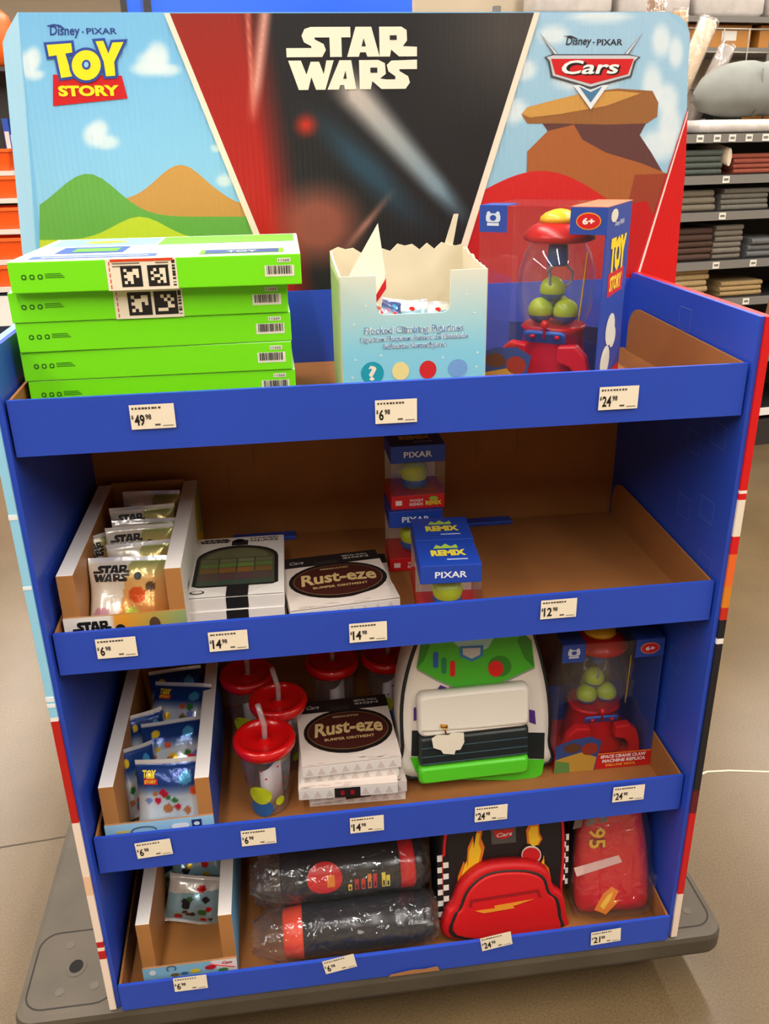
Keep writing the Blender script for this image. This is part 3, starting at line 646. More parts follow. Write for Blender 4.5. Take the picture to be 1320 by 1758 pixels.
# boxed window panels
def flat_box(name, label, cat, loc, rz, W, D, H, group, kind, top=True):
    t = thing(name, label, cat, loc, R(rz), group)
    b = MB(); wc = (232, 226, 220)
    b.box(0, W, 0, D, 0, H, wc); b.build('box_body', PRINT, t, bevel=.0008)
    F = frame((0, 0, H), (1, 0, 0), (0, 1, 0)); b = MB(); Ff = frame((0, 0, 0), (1, 0, 0), (0, 0, 1))
    if kind == 'arch':
        rect(b, Ff, W * .42, W * .64, .001, H, (24, 24, 26), .0004)
        if top:
            k = (30, 32, 34)
            arch = [(W * .06, D * .16), (W * .94, D * .16), (W * .94, D * .62)] + [(W * .5 + W * .44 * math.cos(R(a)), D * .62 + D * .22 * math.sin(R(a))) for a in range(15, 180, 15)] + [(W * .06, D * .62)]
            shape(b, F, arch, k, .0004)
            inn = [(W * .10, D * .18), (W * .90, D * .18), (W * .90, D * .60)] + [(W * .5 + W * .40 * math.cos(R(a)), D * .60 + D * .20 * math.sin(R(a))) for a in range(15, 180, 15)] + [(W * .10, D * .60)]
            shape(b, F, inn, (78, 78, 58), .0008)
            # plain coloured panes with dark leading
            for v0, v1, c in ((.185, .25, (52, 74, 66)), (.26, .36, (92, 60, 70)), (.37, .45, (140, 92, 46)), (.46, .53, (104, 132, 62)), (.54, .60, (120, 118, 84))):
                for u0, u1 in ((.12, .30), (.32, .49), (.51, .68), (.70, .88)): rect(b, F, W * u0, W * u1, D * v0, D * v1, mixc(c, (80, 84, 60), abs(u0 + u1 - 1) * .7), .0012)
            shape(b, F, [(W * .5 + W * .34 * math.cos(R(a)), D * .615 + D * .165 * math.sin(R(a))) for a in range(0, 181, 15)], (106, 108, 78), .0012)
            starwars(b, F, W * .06, D * .90, W * .34, D * .07, (40, 38, 36), wc); text(b, 'STAINED', F, W * .62, D * .945, W * .32, D * .028, (40, 38, 36)); text(b, 'GLASS', F, W * .62, D * .90, W * .32, D * .032, (40, 38, 36))
            rect(b, F, W * .42, W * .60, D * .84, D * .93, k, .0007); shape(b, F, ell(W * .5, D * .93, W * .06, D * .03, 14), k, .0007)
            for pts in ([(0, 0), (W * .42, 0), (W * .42, D * .03), (0, D * .20)], [(W, 0), (W, D * .20), (W * .64, D * .03), (W * .64, 0)]): shape(b, F, pts, (238, 234, 228), .002)
            rect(b, F, W * .42, W * .64, 0, D * .16, (28, 28, 30), .0016)
            shape(b, F, ell(W * .13, D * .075, W * .075, D * .03, 16), (40, 38, 38), .0024); shape(b, F, ell(W * .13, D * .075, W * .055, D * .02, 16), (226, 220, 212), .0028)
    else:
        rect(b, F, 0, W, D * .80, D, (30, 28, 28), .0004)
        rect(b, F, 0, W, D * .0, D * .80, (222, 208, 198), .0003)
        shape(b, F, ell(W * .52, D * .48, W * .47, D * .34, 30), (26, 20, 20), .0006); shape(b, F, ell(W * .52, D * .48, W * .43, D * .29, 30), (120, 92, 60), .0009); shape(b, F, ell(W * .52, D * .48, W * .42, D * .28, 30), (66, 26, 22), .0012)
        text(b, 'Rust-eze', F, W * .16, D * .40, W * .72, D * .21, (206, 176, 120), .0016, .03, .1, arc=D * .03); text(b, 'MEDICATED', F, W * .38, D * .68, W * .28, D * .03, (190, 160, 110), .0016); text(b, 'BUMPER OINTMENT', F, W * .26, D * .335, W * .52, D * .04, (206, 176, 120), .0016)
        rect(b, F, W * .36, W * .58, D * .80, D * .88, (44, 42, 40), .0008); text(b, 'Cars', F, W * .10, D * .86, W * .14, D * .06, (180, 176, 170), .0008, .02, .3); text(b, 'METAL WALL', F, W * .64, D * .92, W * .26, D * .03, (196, 190, 184), .0008); text(b, 'SIGN', F, W * .64, D * .87, W * .26, D * .03, (196, 190, 184), .0008)
        shape(b, F, [(0, 0), (W, 0), (W, D * .26), (W * .5, D * .10), (0, D * .26)], (228, 214, 204), .002)
        for k in range(10):
            u = random.uniform(.02, .9) * W; rect(b, F, u, u + W * .07, D * (.01 + .012 * (k % 4)), D * (.018 + .012 * (k % 4)), (196, 176, 168), .0024)
        for k in range(8): u = W * (.03 + .12 * k); shape(b, Ff, [(u, .004), (u + .014, .004), (u + .007, H - .003)], (214, 198, 190), .0004)
        if kind == 'dark': rect(b, Ff, W * .36, W * .62, 0.001, H, (34, 30, 30), .0008); rect(b, Ff, W * .42, W * .46, .006, H - .006, (150, 24, 28), .0012); rect(b, Ff, W * .52, W * .56, .006, H - .006, (150, 24, 28), .0012)
    b.build('printed_face', PRINT, t); return t
for i in range(3):
    flat_box('boxed_window_panel', ['white flat box with arched window artwork, bottom one of the stack of three', 'white flat box with arched window artwork, middle one of the stack of three', 'white flat box with green and brown arched window artwork, topmost of its stack'][i], 'box', (.177 + (.002, -.001, 0)[i], .068 - .004 * (2 - i), z2 + i * .0212), (0, -.6, -1.2)[i], .155, .222, .021, 'white boxes with arched window', 'arch', i == 2)
flat_box('boxed_metal_sign', 'white and black sign box lying under the front sign box on the second tray', 'box', (.341, .088, z2), -2, .168, .185, .020, 'oval sign boxes on the second tray', 'sign')
flat_box('boxed_metal_sign', 'white and black box with brown oval sign on top, beside the arched window boxes', 'box', (.340, .044, z2 + .0205), 5.5, .174, .185, .020, 'oval sign boxes on the second tray', 'sign')
# small window boxes
def figure_box(label, loc, rz=0):
    t = thing('blue_window_box', label, 'toy box', loc, R(rz), 'small blue window boxes'); W, D, H = .094, .088, .116
    b = MB(); b.box(0, W, 0, D, H - .031, H, (26, 66, 170)); b.build('box_cap', PRINT, t, bevel=.001)
    b = MB(); b.box(0, W, 0, D, 0, .0255, (206, 26, 30)); b.build('box_base', PRINT, t, bevel=.001)
    b = MB(); b.box(.001, W - .001, D - .002, D, .026, H - .0315, (214, 200, 176)); b.build('back_card', PRINT, t)
    b = MB(); 
    b.poly([(0, 0, .0256), (W, 0, .0256), (W, 0, H - .0312), (0, 0, H - .0312)]); b.poly([(W, 0, .0256), (W, D, .0256), (W, D, H - .0312), (W, 0, H - .0312)]); b.poly([(0, D, .0256), (0, 0, .0256), (0, 0, H - .0312), (0, D, H - .0312)])
    b.build('clear_window', CLEAR, t)
    b = MB(); F = frame((0, 0, 0), (1, 0, 0), (0, 0, 1)); text(b, 'PIXAR', F, W * .24, H - .021, W * .52, .0105, (232, 236, 244))
    text(b, 'WOODY', F, W * .34, .013, W * .26, .0055, (240, 226, 222)); text(b, 'REMIX', F, W * .34, .006, W * .26, .0055, (240, 226, 222)); text(b, 'REMIX', F, W * .64, .006, W * .30, .008, (236, 206, 60), bold=.05); shape(b, F, ell(W * .79, .018, .008, .004, 12), (150, 190, 60), .0005); rect(b, F, W * .08, W * .2, .008, .017, (240, 214, 206), .0004)
    F = frame((0, 0, H), (1, 0, 0), (0, 1, 0))
    text(b, 'REMIX', F, W * .22, D * .36, W * .58, D * .24, (232, 214, 70), bold=.06); shape(b, F, [(W * .28, D * .66), (W * .34, D * .82), (W * .42, D * .74), (W * .5, D * .86), (W * .58, D * .74), (W * .68, D * .82), (W * .7, D * .66)], (170, 206, 80), .0005); rect(b, F, W * .46, W * .8, D * .2, D * .24, (190, 204, 240), .0004)
    b.build('lettering', PRINT, t)
    b = MB(); b.lathe([(.012, 0), (.021, .004), (.024, .012), (.022, .018)], 20, (36, 86, 160), o=(W / 2, D * .45, .0262), cap1=False); b.lathe([(.022, .018), (.025, .030), (.021, .042), (.010, .050), (.001, .052)], 20, (196, 210, 40), o=(W / 2, D * .45, .0262), cap0=False)
    b.build('toy_capsule', mat('printed_plastic', (255,) * 3, .3, attr=True), t)
    return t
FB = .1165
figure_box('blue and red window box, upper one stacked against the cardboard back', (.525, .238, z2 + FB), 0)
figure_box('blue and red window box under the stacked one at the back', (.520, .232, z2), -2)
figure_box('blue window box standing in front, nearest the tray lip', (.538, .018, z2), -4)
figure_box('blue window box directly behind the front window box', (.546, .110, z2), -4)

# ================================================================== claw toys in clear boxes (first and third tray)
def claw_set(loc, rz, which):
    W, D, H = .186, .155, .278
    t = thing('clear_toy_box', 'clear window box with blue corners on the %s tray' % which, 'toy box', loc, R(rz), 'clear window toy boxes')
    blue = (38, 70, 160)
    b = MB(); b.box(0, W, D - .002, D, 0, .085, blue); b.build('back_card', PRINT, t)
    b = MB(); b.box(W - .002, W, .0, D - .0025, 0, H, blue); sd = b.build('side_card', PRINT, t)
    b = MB(); F = frame((W, 0, 0), (0, 1, 0), (0, 0, 1))
    text(b, 'Disney PIXAR', F, .045, .248, .06, .009, (206, 212, 230)); text(b, 'TOY', F, .03, .185, .10, .05, (250, 214, 40), .0008, .08); shape(b, F, [(.03, .152), (.125, .152), (.128, .186), (.028, .186)], (206, 26, 30), .0004); text(b, 'STORY', F, .04, .158, .075, .022, (250, 214, 40), .0008, .05)
    shape(b, F, ell(.04, .265, .022, .009, 14), (226, 222, 200), .0004)
    for cx, cz, a in ((.07, .10, .03), (.09, .085, .02), (.05, .055, .03)): shape(b, F, ell(cx, cz, a, a * .8, 16), (222, 222, 206), .0005 + cx * .002)
    rect(b, F, .0, D - .003, .001, .034, (206, 26, 30), .0004); text(b, 'SPACE CRANE CLAW', F, .02, .019, .11, .008, (240, 226, 220), .0008); text(b, 'MACHINE REPLICA', F, .02, .008, .10, .008, (240, 226, 220), .0008)
    b.build('side_lettering', PRINT, t)
    b = MB(); b.box(0, W - .0025, 0, D - .0025, 0, .003, (206, 26, 30)); b.box(.0, W, -.0012, -.0002, 0, .036, (206, 26, 30)); b.build('base_card', PRINT, t)
    # corner cards
    b = MB(); b.box(0, .042, -.0012, -.0002, H - .036, H, blue); b.box(0, .042, 0, .05, H, H + .001, blue); b.build('corner_card', PRINT, t)
    b = MB(); b.box(W - .052, W, -.0012, -.0002, H - .036, H, blue); b.box(W - .052, W, 0, D, H, H + .001, (206, 120, 90) if which == 'top' else blue); b.build('corner_card', PRINT, t)
    b = MB(); F = frame((0, -.0014, 0), (1, 0, 0), (0, 0, 1))
    shape(b, F, rrect(.022, .012, .004, 3, .021, H - .016), (206, 214, 232), .0003); shape(b, F, [(.012, H - .027), (.03, H - .027), (.03, H - .023), (.012, H - .023)], (206, 214, 232), .0003); shape(b, F, ell(.021, H - .016, .005, .004, 10), blue, .0006); shape(b, F, ell(.014, H - .010, .003, .003, 8), (206, 214, 232), .0004); shape(b, F, ell(.028, H - .010, .003, .003, 8), (206, 214, 232), .0004)
    shape(b, F, ell(W - .026, H - .018, .0175, .0115, 24), (236, 150, 40), .0003); shape(b, F, ell(W - .026, H - .018, .0160, .0100, 24), (206, 20, 26), .0006); text(b, '6+', F, W - .0345, H - .0225, .017, .009, (244, 236, 226), .0009, .04)
    rect(b, F, 0, W, .0345, .036, (236, 170, 50), .0004)
    text(b, 'SPACE CRANE CLAW', F, .088, .0245, .088, .0075, (244, 232, 226), .0005, .04, .05); text(b, 'MACHINE REPLICA', F, .092, .0145, .084, .0075, (244, 232, 226), .0005, .04, .05); text(b, 'DELUXE VINYL', F, .100, .0055, .058, .0055, (240, 196, 60), .0005)
    # plain illustration card
    shape(b, F, [(0, 0), (.078, 0), (.083, .04), (.088, .066), (.066, .078), (.03, .074), (0, .062)], (50, 72, 130), .0006); shape(b, F, [(0, 0), (.076, 0), (.080, .03), (.05, .044), (.02, .036), (0, .03)], (196, 150, 60), .0009); shape(b, F, [(0, 0), (.03, 0), (.028, .022), (0, .03)], (96, 140, 70), .0012); shape(b, F, ell(.065, .050, .016, .014, 16), (150, 50, 36), .0009); shape(b, F, ell(.032, .055, .016, .011, 16), (96, 58, 36), .0009)
    b.build('front_print', PRINT, t)
    b = MB(); y = .0002
    b.grid(lambda u, v: (W * u, y + .0, .037 + (H - .038) * v), 6, 8, smooth=True); b.grid(lambda u, v: (0, D * (1 - u), .004 + (H - .005) * v), 6, 8, smooth=True); b.poly([(0, 0, H), (W, 0, H), (W, D, H), (0, D, H)]); b.poly([(W, D - .001, .086), (0, D - .001, .086), (0, D - .001, H), (W, D - .001, H)])
    b.build('clear_window', CLEAR, t)
    # the toy itself
    M = Matrix.Translation(Vector(loc)) @ Matrix.Rotation(R(rz), 4, 'Z'); c = M @ Vector((W * .52, D * .52, .0035))
    g = thing('claw_machine_toy', 'red and yellow claw machine toy inside the clear box on the %s tray' % which, 'toy', c, R(rz), 'claw machine toys')
    PP = mat('printed_plastic', (255,) * 3, .3, attr=True)
    b = MB(); b.rings([[(x, y_, z) for x, y_ in rrect(.112 - k, .100 - k, .040, 6)] for k, z in ((.0, .0), (0, .012), (.014, .05), (.02, .088), (.012, .094), (.018, .098))], (206, 16, 22)); b.build('base', PP, g)
    for s in (-1, 1):
        pr = [(0, .075), (.030 * 1, .078), (.048, .062), (.056, .035), (.058, .0), (.040, .0), (.036, .03), (.022, .045), (0, .05)]
        b = MB(); b.rings([[(s * (.024 + x * .9), yy, z) for x, z in (pr if s > 0 else pr[::-1])] for yy in (-.062, -.044)], (210, 18, 24), smooth=False); b.build('fin', PP, g, bevel=.003)
    b = MB(); b.rings([[(x, -.047 - y_ * .3 , .082 + y_ * .55 + dz) for x, y_ in rrect(.066, .026, .010, 4)] for dz in (0, .006)], (40, 90, 180)); cn = b.build('console', PP, g)
    b = MB(); b.lathe([(.0025, 0), (.0025, .014), (.0055, .016), (.0065, .021), (.004, .026), (.001, .027)], 12, (214, 16, 22), o=(0, -.050, .084)); b.build('joystick', PP, cn)
    for x in (-.018, .02): 
        b = MB(); b.lathe([(.004, 0), (.004, .004), (.001, .005)], 10, (214, 16, 22), o=(x, -.050, .084)); b.build('button', PP, cn)
    b = MB(); b.lathe([(.046, .097), (.055, .12), (.060, .15), (.058, .18), (.050, .205), (.040, .222)], 32, cap0=False, cap1=False); b.build('dome', film('toy_dome', (246, 248, 250), .07, .04, ior=1.45, haze=.03), g)
    b = MB(); b.lathe([(.046, .2205), (.054, .224), (.052, .232), (.040, .243), (.030, .248)], 32, (200, 16, 20)); cp = b.build('cap', PP, g)
    b = MB(); b.lathe([(.030, .2482), (.029, .255), (.022, .261), (.010, .2655), (.001, .267)], 28, (242, 190, 30)); b.build('cap_top', PP, cp)
    b = MB(); b.lathe([(.014, .185), (.016, .190), (.015, .212), (.012, .2202)], 20, (40, 90, 170), mi=0); cl = b.build('claw_head', PP, g)
    for a in (20, 140, 260):
        d = (math.cos(R(a)), math.sin(R(a))); b = MB(); b.tube([(d[0] * .012, d[1] * .012, .188), (d[0] * .024, d[1] * .024, .174), (d[0] * .022, d[1] * .022, .160), (d[0] * .013, d[1] * .013, .152)], .0022, 6, (170, 176, 180)); b.build('claw_finger', PP, cl)
    for k, (x, y_, z) in enumerate(((-.019, -.012, .1185), (.020, -.010, .1185), (.0, .022, .1185), (-.004, -.004, .150))):
        b = MB(); ra = .0195
        b.rings([[(x + ra * math.cos(R(e)) * math.cos(2 * math.pi * j / 16), y_ + ra * math.cos(R(e)) * math.sin(2 * math.pi * j / 16), z + ra * math.sin(R(e))) for j in range(16)] for e in range(-85, 86, 17)], lambda i_: (36, 92, 176) if i_ < 4 else (184, 206, 40)); b.build('prize_capsule', PP, g)
    # twisted tie along the dome
    b = MB(); b.tube([(.056 * math.cos(a_) , -.056 * math.sin(a_) * .6 - .02, .11 + .1 * k / 10) for k, a_ in [(k, .55 - .02 * k) for k in range(11)]], .0012, 6, (214, 160, 40)); b.build('printed_cord', PP, g)
claw_set((.652, .165, FL[0]), -34, 'top')
claw_set((.808, .118, FL[2]), -1, 'third')

# packets lying in the pale blue carton
G = 'small packets in the pale blue carton'
packet('navy', (.505, .130, FL[0] + .095), -35, 14, 'dark blue packet poking up beside the white card in the pale blue carton', G, .05, .075, .008, 31, ry=20)
packet('cars', (.545, .150, FL[0] + .085), -40, -6, 'pale packet with stripes lying in the middle of the pale blue carton', G, .06, .075, .007, 32)
packet('cars', (.595, .150, FL[0] + .082), -45, 8, 'pale packet at the far side of the pale blue carton from the card', G, .055, .075, .007, 34)

# ================================================================== third tray
z3 = FL[2]
cbx = counter_box('blue counter box of dark blue packets on the third tray', (.014, .022, z3), .176, .36, .150, .075, (28, 76, 170), lambda u, v: mixc((120, 184, 226), (160, 206, 236), v))
b = MB(); F = frame((0, -.0042, 0), (1, 0, 0), (0, 0, 1)); text(b, 'TOY', F, .018, .050, .022, .012, (240, 206, 40), .0005, .05); text(b, 'STORY', F, .018, .040, .022, .007, (206, 30, 30), .0005, .03)
b.tube([(.062 + .02 * math.cos(R(a)), -.0046, .058 + .008 * math.sin(R(a))) for a in range(200, -20, -20)], .0008, 6, (30, 40, 60)); 
for cx in (.115, .122, .128): shape(b, F, ell(cx, .060, .008, .006, 12), (236, 240, 244), .0004 + cx * .001)
rect(b, F, .140, .156, .052, .070, (30, 54, 110), .0005); shape(b, F, ell(.148, .062, .005, .004, 10), (220, 226, 236), .0009)
b.build('front_lettering', PRINT, cbx)
G = 'dark blue packets in the blue counter box'; xc = .014 + .088
packet('navy', (xc + .014, .052, z3 + .010), -18, -3, 'blue and silver packet at the front of the blue counter box', G, .116, .135, .014, 11, letter='ts')
packet('navy', (xc + .016, .125, z3 + .050), -48, 4, 'blue and silver packet lying second from the front in the blue counter box', G, .112, .12, .013, 12)
packet('navy', (xc + .006, .210, z3 + .072), -46, -14, 'blue and silver packet tilted at the back of the blue counter box', G, .112, .12, .012, 13, letter='ts')
packet('navy', (xc - .038, .115, z3 + .012), -10, 28, 'packet wedged upright by the inner left wall of the blue counter box', G, .065, .13, .009, 14)
packet('navy', (xc - .030, .195, z3 + .030), -16, 24, 'packet wedged along the left wall behind the upright one in the blue counter box', G, .07, .12, .009, 15)
packet('navy', (xc + .010, .300, z3 + .050), -25, 6, 'packet at the very back of the blue counter box', G, .10, .115, .011, 16)

def tumbler(label, x, y, lid=True, seed=0):
    t = thing('lidded_tumbler', label, 'cup', (x, y, z3), R(seed * 37 % 25 - 12), 'clear tumblers with red lids'); PP = mat('printed_plastic', (255,) * 3, .3, attr=True)
    h = .140
    b = MB(); b.lathe([(.030, .0), (.035, .002), (.036, .01), (.046, h)], 36, cap1=False); cup = b.build('cup', CUPCLEAR, t)
    b = MB()
    F = lambda u, v, l=0: Vector(((.0358 + .01 * v / h + .0006 + l) * math.sin(u), -(.0358 + .01 * v / h + .0006 + l) * math.cos(u), v))
    def patch(cu, cv, a, bb, c, l):
        n = 18; b.v.append(tuple(F(cu, cv, l))); k = len(b.v) - 1
        for j in range(n): b.v.append(tuple(F(cu + a * math.cos(2 * math.pi * j / n), cv + bb * math.sin(2 * math.pi * j / n), l)))
        for j in range(n): b.f.append((k, k + 1 + j, k + 1 + (j + 1) % n)); b.c.append(c); b.m.append(0); b.sm.append(True)
    patch(-.35, .020, .55, .020, (30, 104, 176), .0002); patch(-.35, .050, .52, .020, (206, 216, 40), .0004); patch(.55, .032, .22, .010, (206, 216, 40), .0004)
    r = random.Random(seed)
    for k in range(14): patch(r.uniform(-1.6, 1.6), r.uniform(.06, .125), .05, .0022, (200, 40, 60), .0003)
    b.build('printed_pattern', PP, cup)
    b = MB(); n = 20; b.grid(lambda u, v: ((.022 + .004 * math.sin(8 * u)) * math.sin(-.6 + 2.6 * u), -(.024 + .003 * math.sin(9 * u)) * math.cos(-.6 + 2.6 * u), .004 + .085 * v + .01 * math.sin(3 * u) * v), 20, 2, lambda u, v: (232, 222, 222)); b.build('paper_insert', PRINT, t, solid=.0006)
    b = MB(); b.lathe([(.046, h - .012), (.0505, h - .012), (.0535, h - .006), (.0545, h + .002), (.0525, h + .008), (.047, h + .010), (.043, h + .006), (.040, h - .001), (.012, h - .0015), (.008, h + .003), (.0045, h + .004)], 40, (206, 12, 16), cap0=False, cap1=False); b.build('lid', REDPL, t)
    b = MB(); b.tube([(0, 0, h - .03), (.002, 0, h + .03), (-.006, .002, h + .072)], .0048, 12); b.build('straw', film('straw_plastic', (240, 225, 228), .10, .15, haze=.25), t)
    return t
tumbler('clear tumbler with red lid and straw, nearest the tray lip', .279, .118, seed=1)
tumbler('clear tumbler with red lid directly behind the front tumbler', .305, .228, seed=2)
tumbler('clear tumbler with red lid beside the blue counter box, furthest back of three', .247, .323, seed=3)
tumbler('clear tumbler at the back, just above the oval sign stack, nearer the lidded three', .414, .345, seed=4)
tumbler('clear tumbler at the back, middle one above the oval sign stack', .527, .350, seed=5)
tumbler('clear tumbler at the back beside the white and green backpack', .505, .255, seed=6) if False else None
offs = [(.350, .096, -2, 'sign'), (.352, .078, 2.5, 'dark'), (.332, .066, -2.5, 'dark'), (.337, .080, -1, 'sign'), (.341, .070, 1.2, 'sign')]
zz = z3
for i, (x, y, rz, kd) in enumerate(offs):
    flat_box('boxed_metal_sign', ['white box at the very bottom of the oval sign stack on the third tray', 'white box with dark red window second from the bottom of the oval sign stack', 'white box in the middle of the oval sign stack, with dark notch', 'white box second from the top of the oval sign stack', 'topmost oval sign box of the tall stack on the third tray'][i], 'box', (x, y, zz), rz, .173, .19, .0215, 'oval sign boxes stacked on the third tray', kd); zz += .0218
flat_box('boxed_metal_sign', 'white box standing on edge behind the oval sign stack next to the backpack', 'box', (.545, .100, z3 + .001), 78, .15, .015, .10, 'oval sign boxes stacked on the third tray', 'plain') if False else None

# ---------------------------------------------------------------- backpacks
def inset(pts, k):
    cx = sum(p[0] for p in pts) / len(pts); cy = sum(p[1] for p in pts) / len(pts)
    w_ = max(p[0] for p in pts) - min(p[0] for p in pts); h_ = max(p[1] for p in pts) - min(p[1] for p in pts)
    return [(cx + (x - cx) * (1 - 2 * k / w_), cy + (y - cy) * (1 - 2 * k / h_)) for x, y in pts]
def bag_body(b, out, D, c, r=.018, mi=0):
    rg = []
    for k, y in ((r * 1.0, 0), (r * .35, r * .25), (0, r * .8), (0, D - r), (r * .5, D - r * .2), (r * 1.2, D)): rg.append([(x, y, z) for x, z in inset(out, k)])
    b.rings(rg, c, mi)
FAB = mat('fabric', (255,) * 3, .55, attr=True, bump=.15, bscale=300)
VIN = mat('vinyl', (255,) * 3, .35, attr=True, bump=.1, bscale=60)
def smoothpoly(pts, n=4):
    out = []
    m = len(pts)
    for i in range(m):
        p0, p1, p2, p3 = [Vector(pts[(i + k) % m]) for k in (-1, 0, 1, 2)]
        for j in range(n):
            t = j / n; out.append(tuple(.5 * ((2 * p1) + (p2 - p0) * t + (2 * p0 - 5 * p1 + 4 * p2 - p3) * t * t + (3 * p1 - p0 - 3 * p2 + p3) * t ** 3)))
    return out
def ccw(p): return p if area(p) > 0 else p[::-1]
t = thing('backpack', 'white and green backpack with white zip pocket on the third tray', 'backpack', (.665, .112, z3 + .010), R(1), 'backpacks', R(-7))
L1 = lambda u, v, y=0: pxl(t, u, v, y)
out = ccw(smoothpoly([L1(703, 1345), (L1(930, 1335)[0] - .0, 0.0), L1(946, 1280), L1(945, 1200), L1(925, 1110), (.085, .305), (.0, .312), (-.085, .305), L1(714, 1110), L1(690, 1200), L1(690, 1290)], 5))
zmin = min(p[1] for p in out); out = [(x, z - zmin) for x, z in out]
b = MB(); bag_body(b, out, .10, (232, 224, 212)); b.build('body', VIN, t)
def tubering(name, pts, y, rad, c, m, par):
    b = MB(); n = len(pts); P = [Vector((x, y, z)) for x, z in pts]; rs = []
    for i in range(n):
        d = (P[(i + 1) % n] - P[i - 1]).normalized(); nx = Vector((0, 1, 0)); ny = d.cross(nx).normalized()
        rs.append([P[i] + (nx * math.cos(2 * math.pi * j / 8) + ny * math.sin(2 * math.pi * j / 8)) * rad for j in range(8)])
    b.rings(rs + [rs[0]], c, cap0=False, cap1=False); return b.build(name, m, par)
tubering('piping', inset(out, .003), .007, .0036, (20, 26, 26), FAB, t)
b = MB(); Fz = lambda u, v, l=0: Vector((u, -.0008 - l, v))
def ps(pts, c, l, y=0, sm=0):
    q = [L1(u, v, y - l) for u, v in pts]; q = smoothpoly(q, 4) if sm else q; shape(b, lambda u, v, l_=0: Vector((u, y - l_, v)), ccw(q), c, l)
yoke = [(722, 1104), (735, 1085), (895, 1083), (913, 1100), (918, 1145), (880, 1163), (835, 1182), (815, 1180), (811, 1174), (806, 1180), (788, 1183), (748, 1166), (716, 1148)]
ps([(x, y + 3) for x, y in yoke], (150, 150, 146), .0009); ps(yoke, (70, 176, 40), .0014)
ps([(715, 1148), (722, 1104), (735, 1088), (738, 1110), (727, 1135)], (44, 130, 34), .0018); ps([(916, 1145), (912, 1100), (897, 1085), (888, 1100), (900, 1130)], (44, 130, 34), .0018)
ps([(775, 1098), (848, 1094), (838, 1112), (812, 1124), (790, 1114)], (160, 206, 214), .0018)
for x, y, c in ((748, 1133, (30, 86, 170)), (762, 1143, (22, 124, 76)), (777, 1148, (206, 24, 28))): ps(rrect(9, 28, 4.4, 4, x, y), c, .002)
ps([(789, 1110), (830, 1108), (829, 1126), (810, 1136), (790, 1127)], (40, 120, 180), .0024); ps([(794, 1113), (825, 1112), (824, 1124), (810, 1131), (795, 1124)], (190, 190, 186), .0028)
ps(ell(858, 1144, 20, 18, 18), (44, 130, 34), .002); ps(ell(851, 1148, 13, 14, 20), (214, 20, 24), .0026)
ps([(756, 1176), (775, 1184), (768, 1194), (743, 1194)], (82, 44, 130), .0012); ps([(846, 1182), (866, 1174), (882, 1197), (854, 1197)], (82, 44, 130), .0012)
ps([(710, 1215), (718, 1213), (718, 1235), (710, 1238)], (82, 44, 130), .0012); ps([(908, 1218), (918, 1220), (920, 1244), (909, 1240)], (82, 44, 130), .0012)
ps([(707, 1254), (935, 1258), (934, 1303), (706, 1298)], (34, 40, 40), .0012); ps([(704, 1300), (935, 1304), (930, 1330), (908, 1340), (740, 1338), (714, 1326)], (84, 206, 40), .0014)
b.build('front_panels', VIN, t)
x0, zt_ = L1(717, 1196, -.022); x1, zb_ = L1(912, 1328, -.022)
def zpx(v): return L1(812, v, -.022)[1]
def pocket(name, x0, x1, z0, z1, y0, y1, c, par, m, r=.012):
    b = MB(); b.rings([[(x, y, z) for x, z in rrect(x1 - x0 - 2 * k, z1 - z0 - 2 * k, r, 4, (x0 + x1) / 2, (z0 + z1) / 2)] for k, y in ((.006, y1), (.0015, y1 + .004), (0, y1 + .010), (0, y0))], c); return b.build(name, m, par)
pk = pocket('pocket_top', x0, x1 - .004, zpx(1258), zt_, .0, -.024, (238, 232, 220), t, VIN)
pocket('pocket_middle', x0 + .001, x1 - .004, zpx(1309), zpx(1259), .0, -.022, (36, 42, 42), t, VIN, .006)
pocket('pocket_bottom', x0 - .001, x1 - .003, zb_, zpx(1310), .0, -.022, (92, 212, 44), t, VIN, .008)
b = MB()
for v in (1276, 1291, 1303): z_ = zpx(v); b.box(x0 + .004, x1 - .008, -.0232, -.0218, z_ - .0006, z_ + .0006, (70, 96, 104))
b.build('pocket_ribs', VIN, t)
z_ = zpx(1246); b = MB(); b.tube([(x0 + .006, -.0245, z_ + .002), ((x0 + x1) / 2, -.0245, z_ - .002), (x1 - .012, -.0245, z_ - .004)], .0018, 6, (206, 196, 180)); b.build('zipper', VIN, pk)
gold = mat('brass', (200, 140, 40), .3, metal=.9); zx = L1(762, 1248, -.026)
b = MB(); b.tube([(zx[0] - .006, -.0262, zx[1] + .003), (zx[0] + .006, -.0262, zx[1])], .003, 8); b.tube([(zx[0], -.027, zx[1]), (zx[0] + .003, -.029, zx[1] - .012)], .0016, 6); b.build('zip_pull', gold, pk)
b = MB(); tg = [L1(u, v, -.0285) for u, v in ((741, 1268), (750, 1262), (770, 1262), (776, 1258), (796, 1258), (797, 1274), (790, 1287), (782, 1288), (780, 1295), (761, 1294), (757, 1288), (744, 1284))]
b.poly([(x, -.0285, z) for x, z in ccw(tg)], (238, 228, 208)); b.build('paper_tag', PRINT, t, solid=.0008)
b = MB(); sx = L1(697, 1190, .02); b.tube([(sx[0], .015, sx[1] + .01), (sx[0] + .002, .012, sx[1] - .02)], .002, 6); b.build('zip_pull', gold, t)

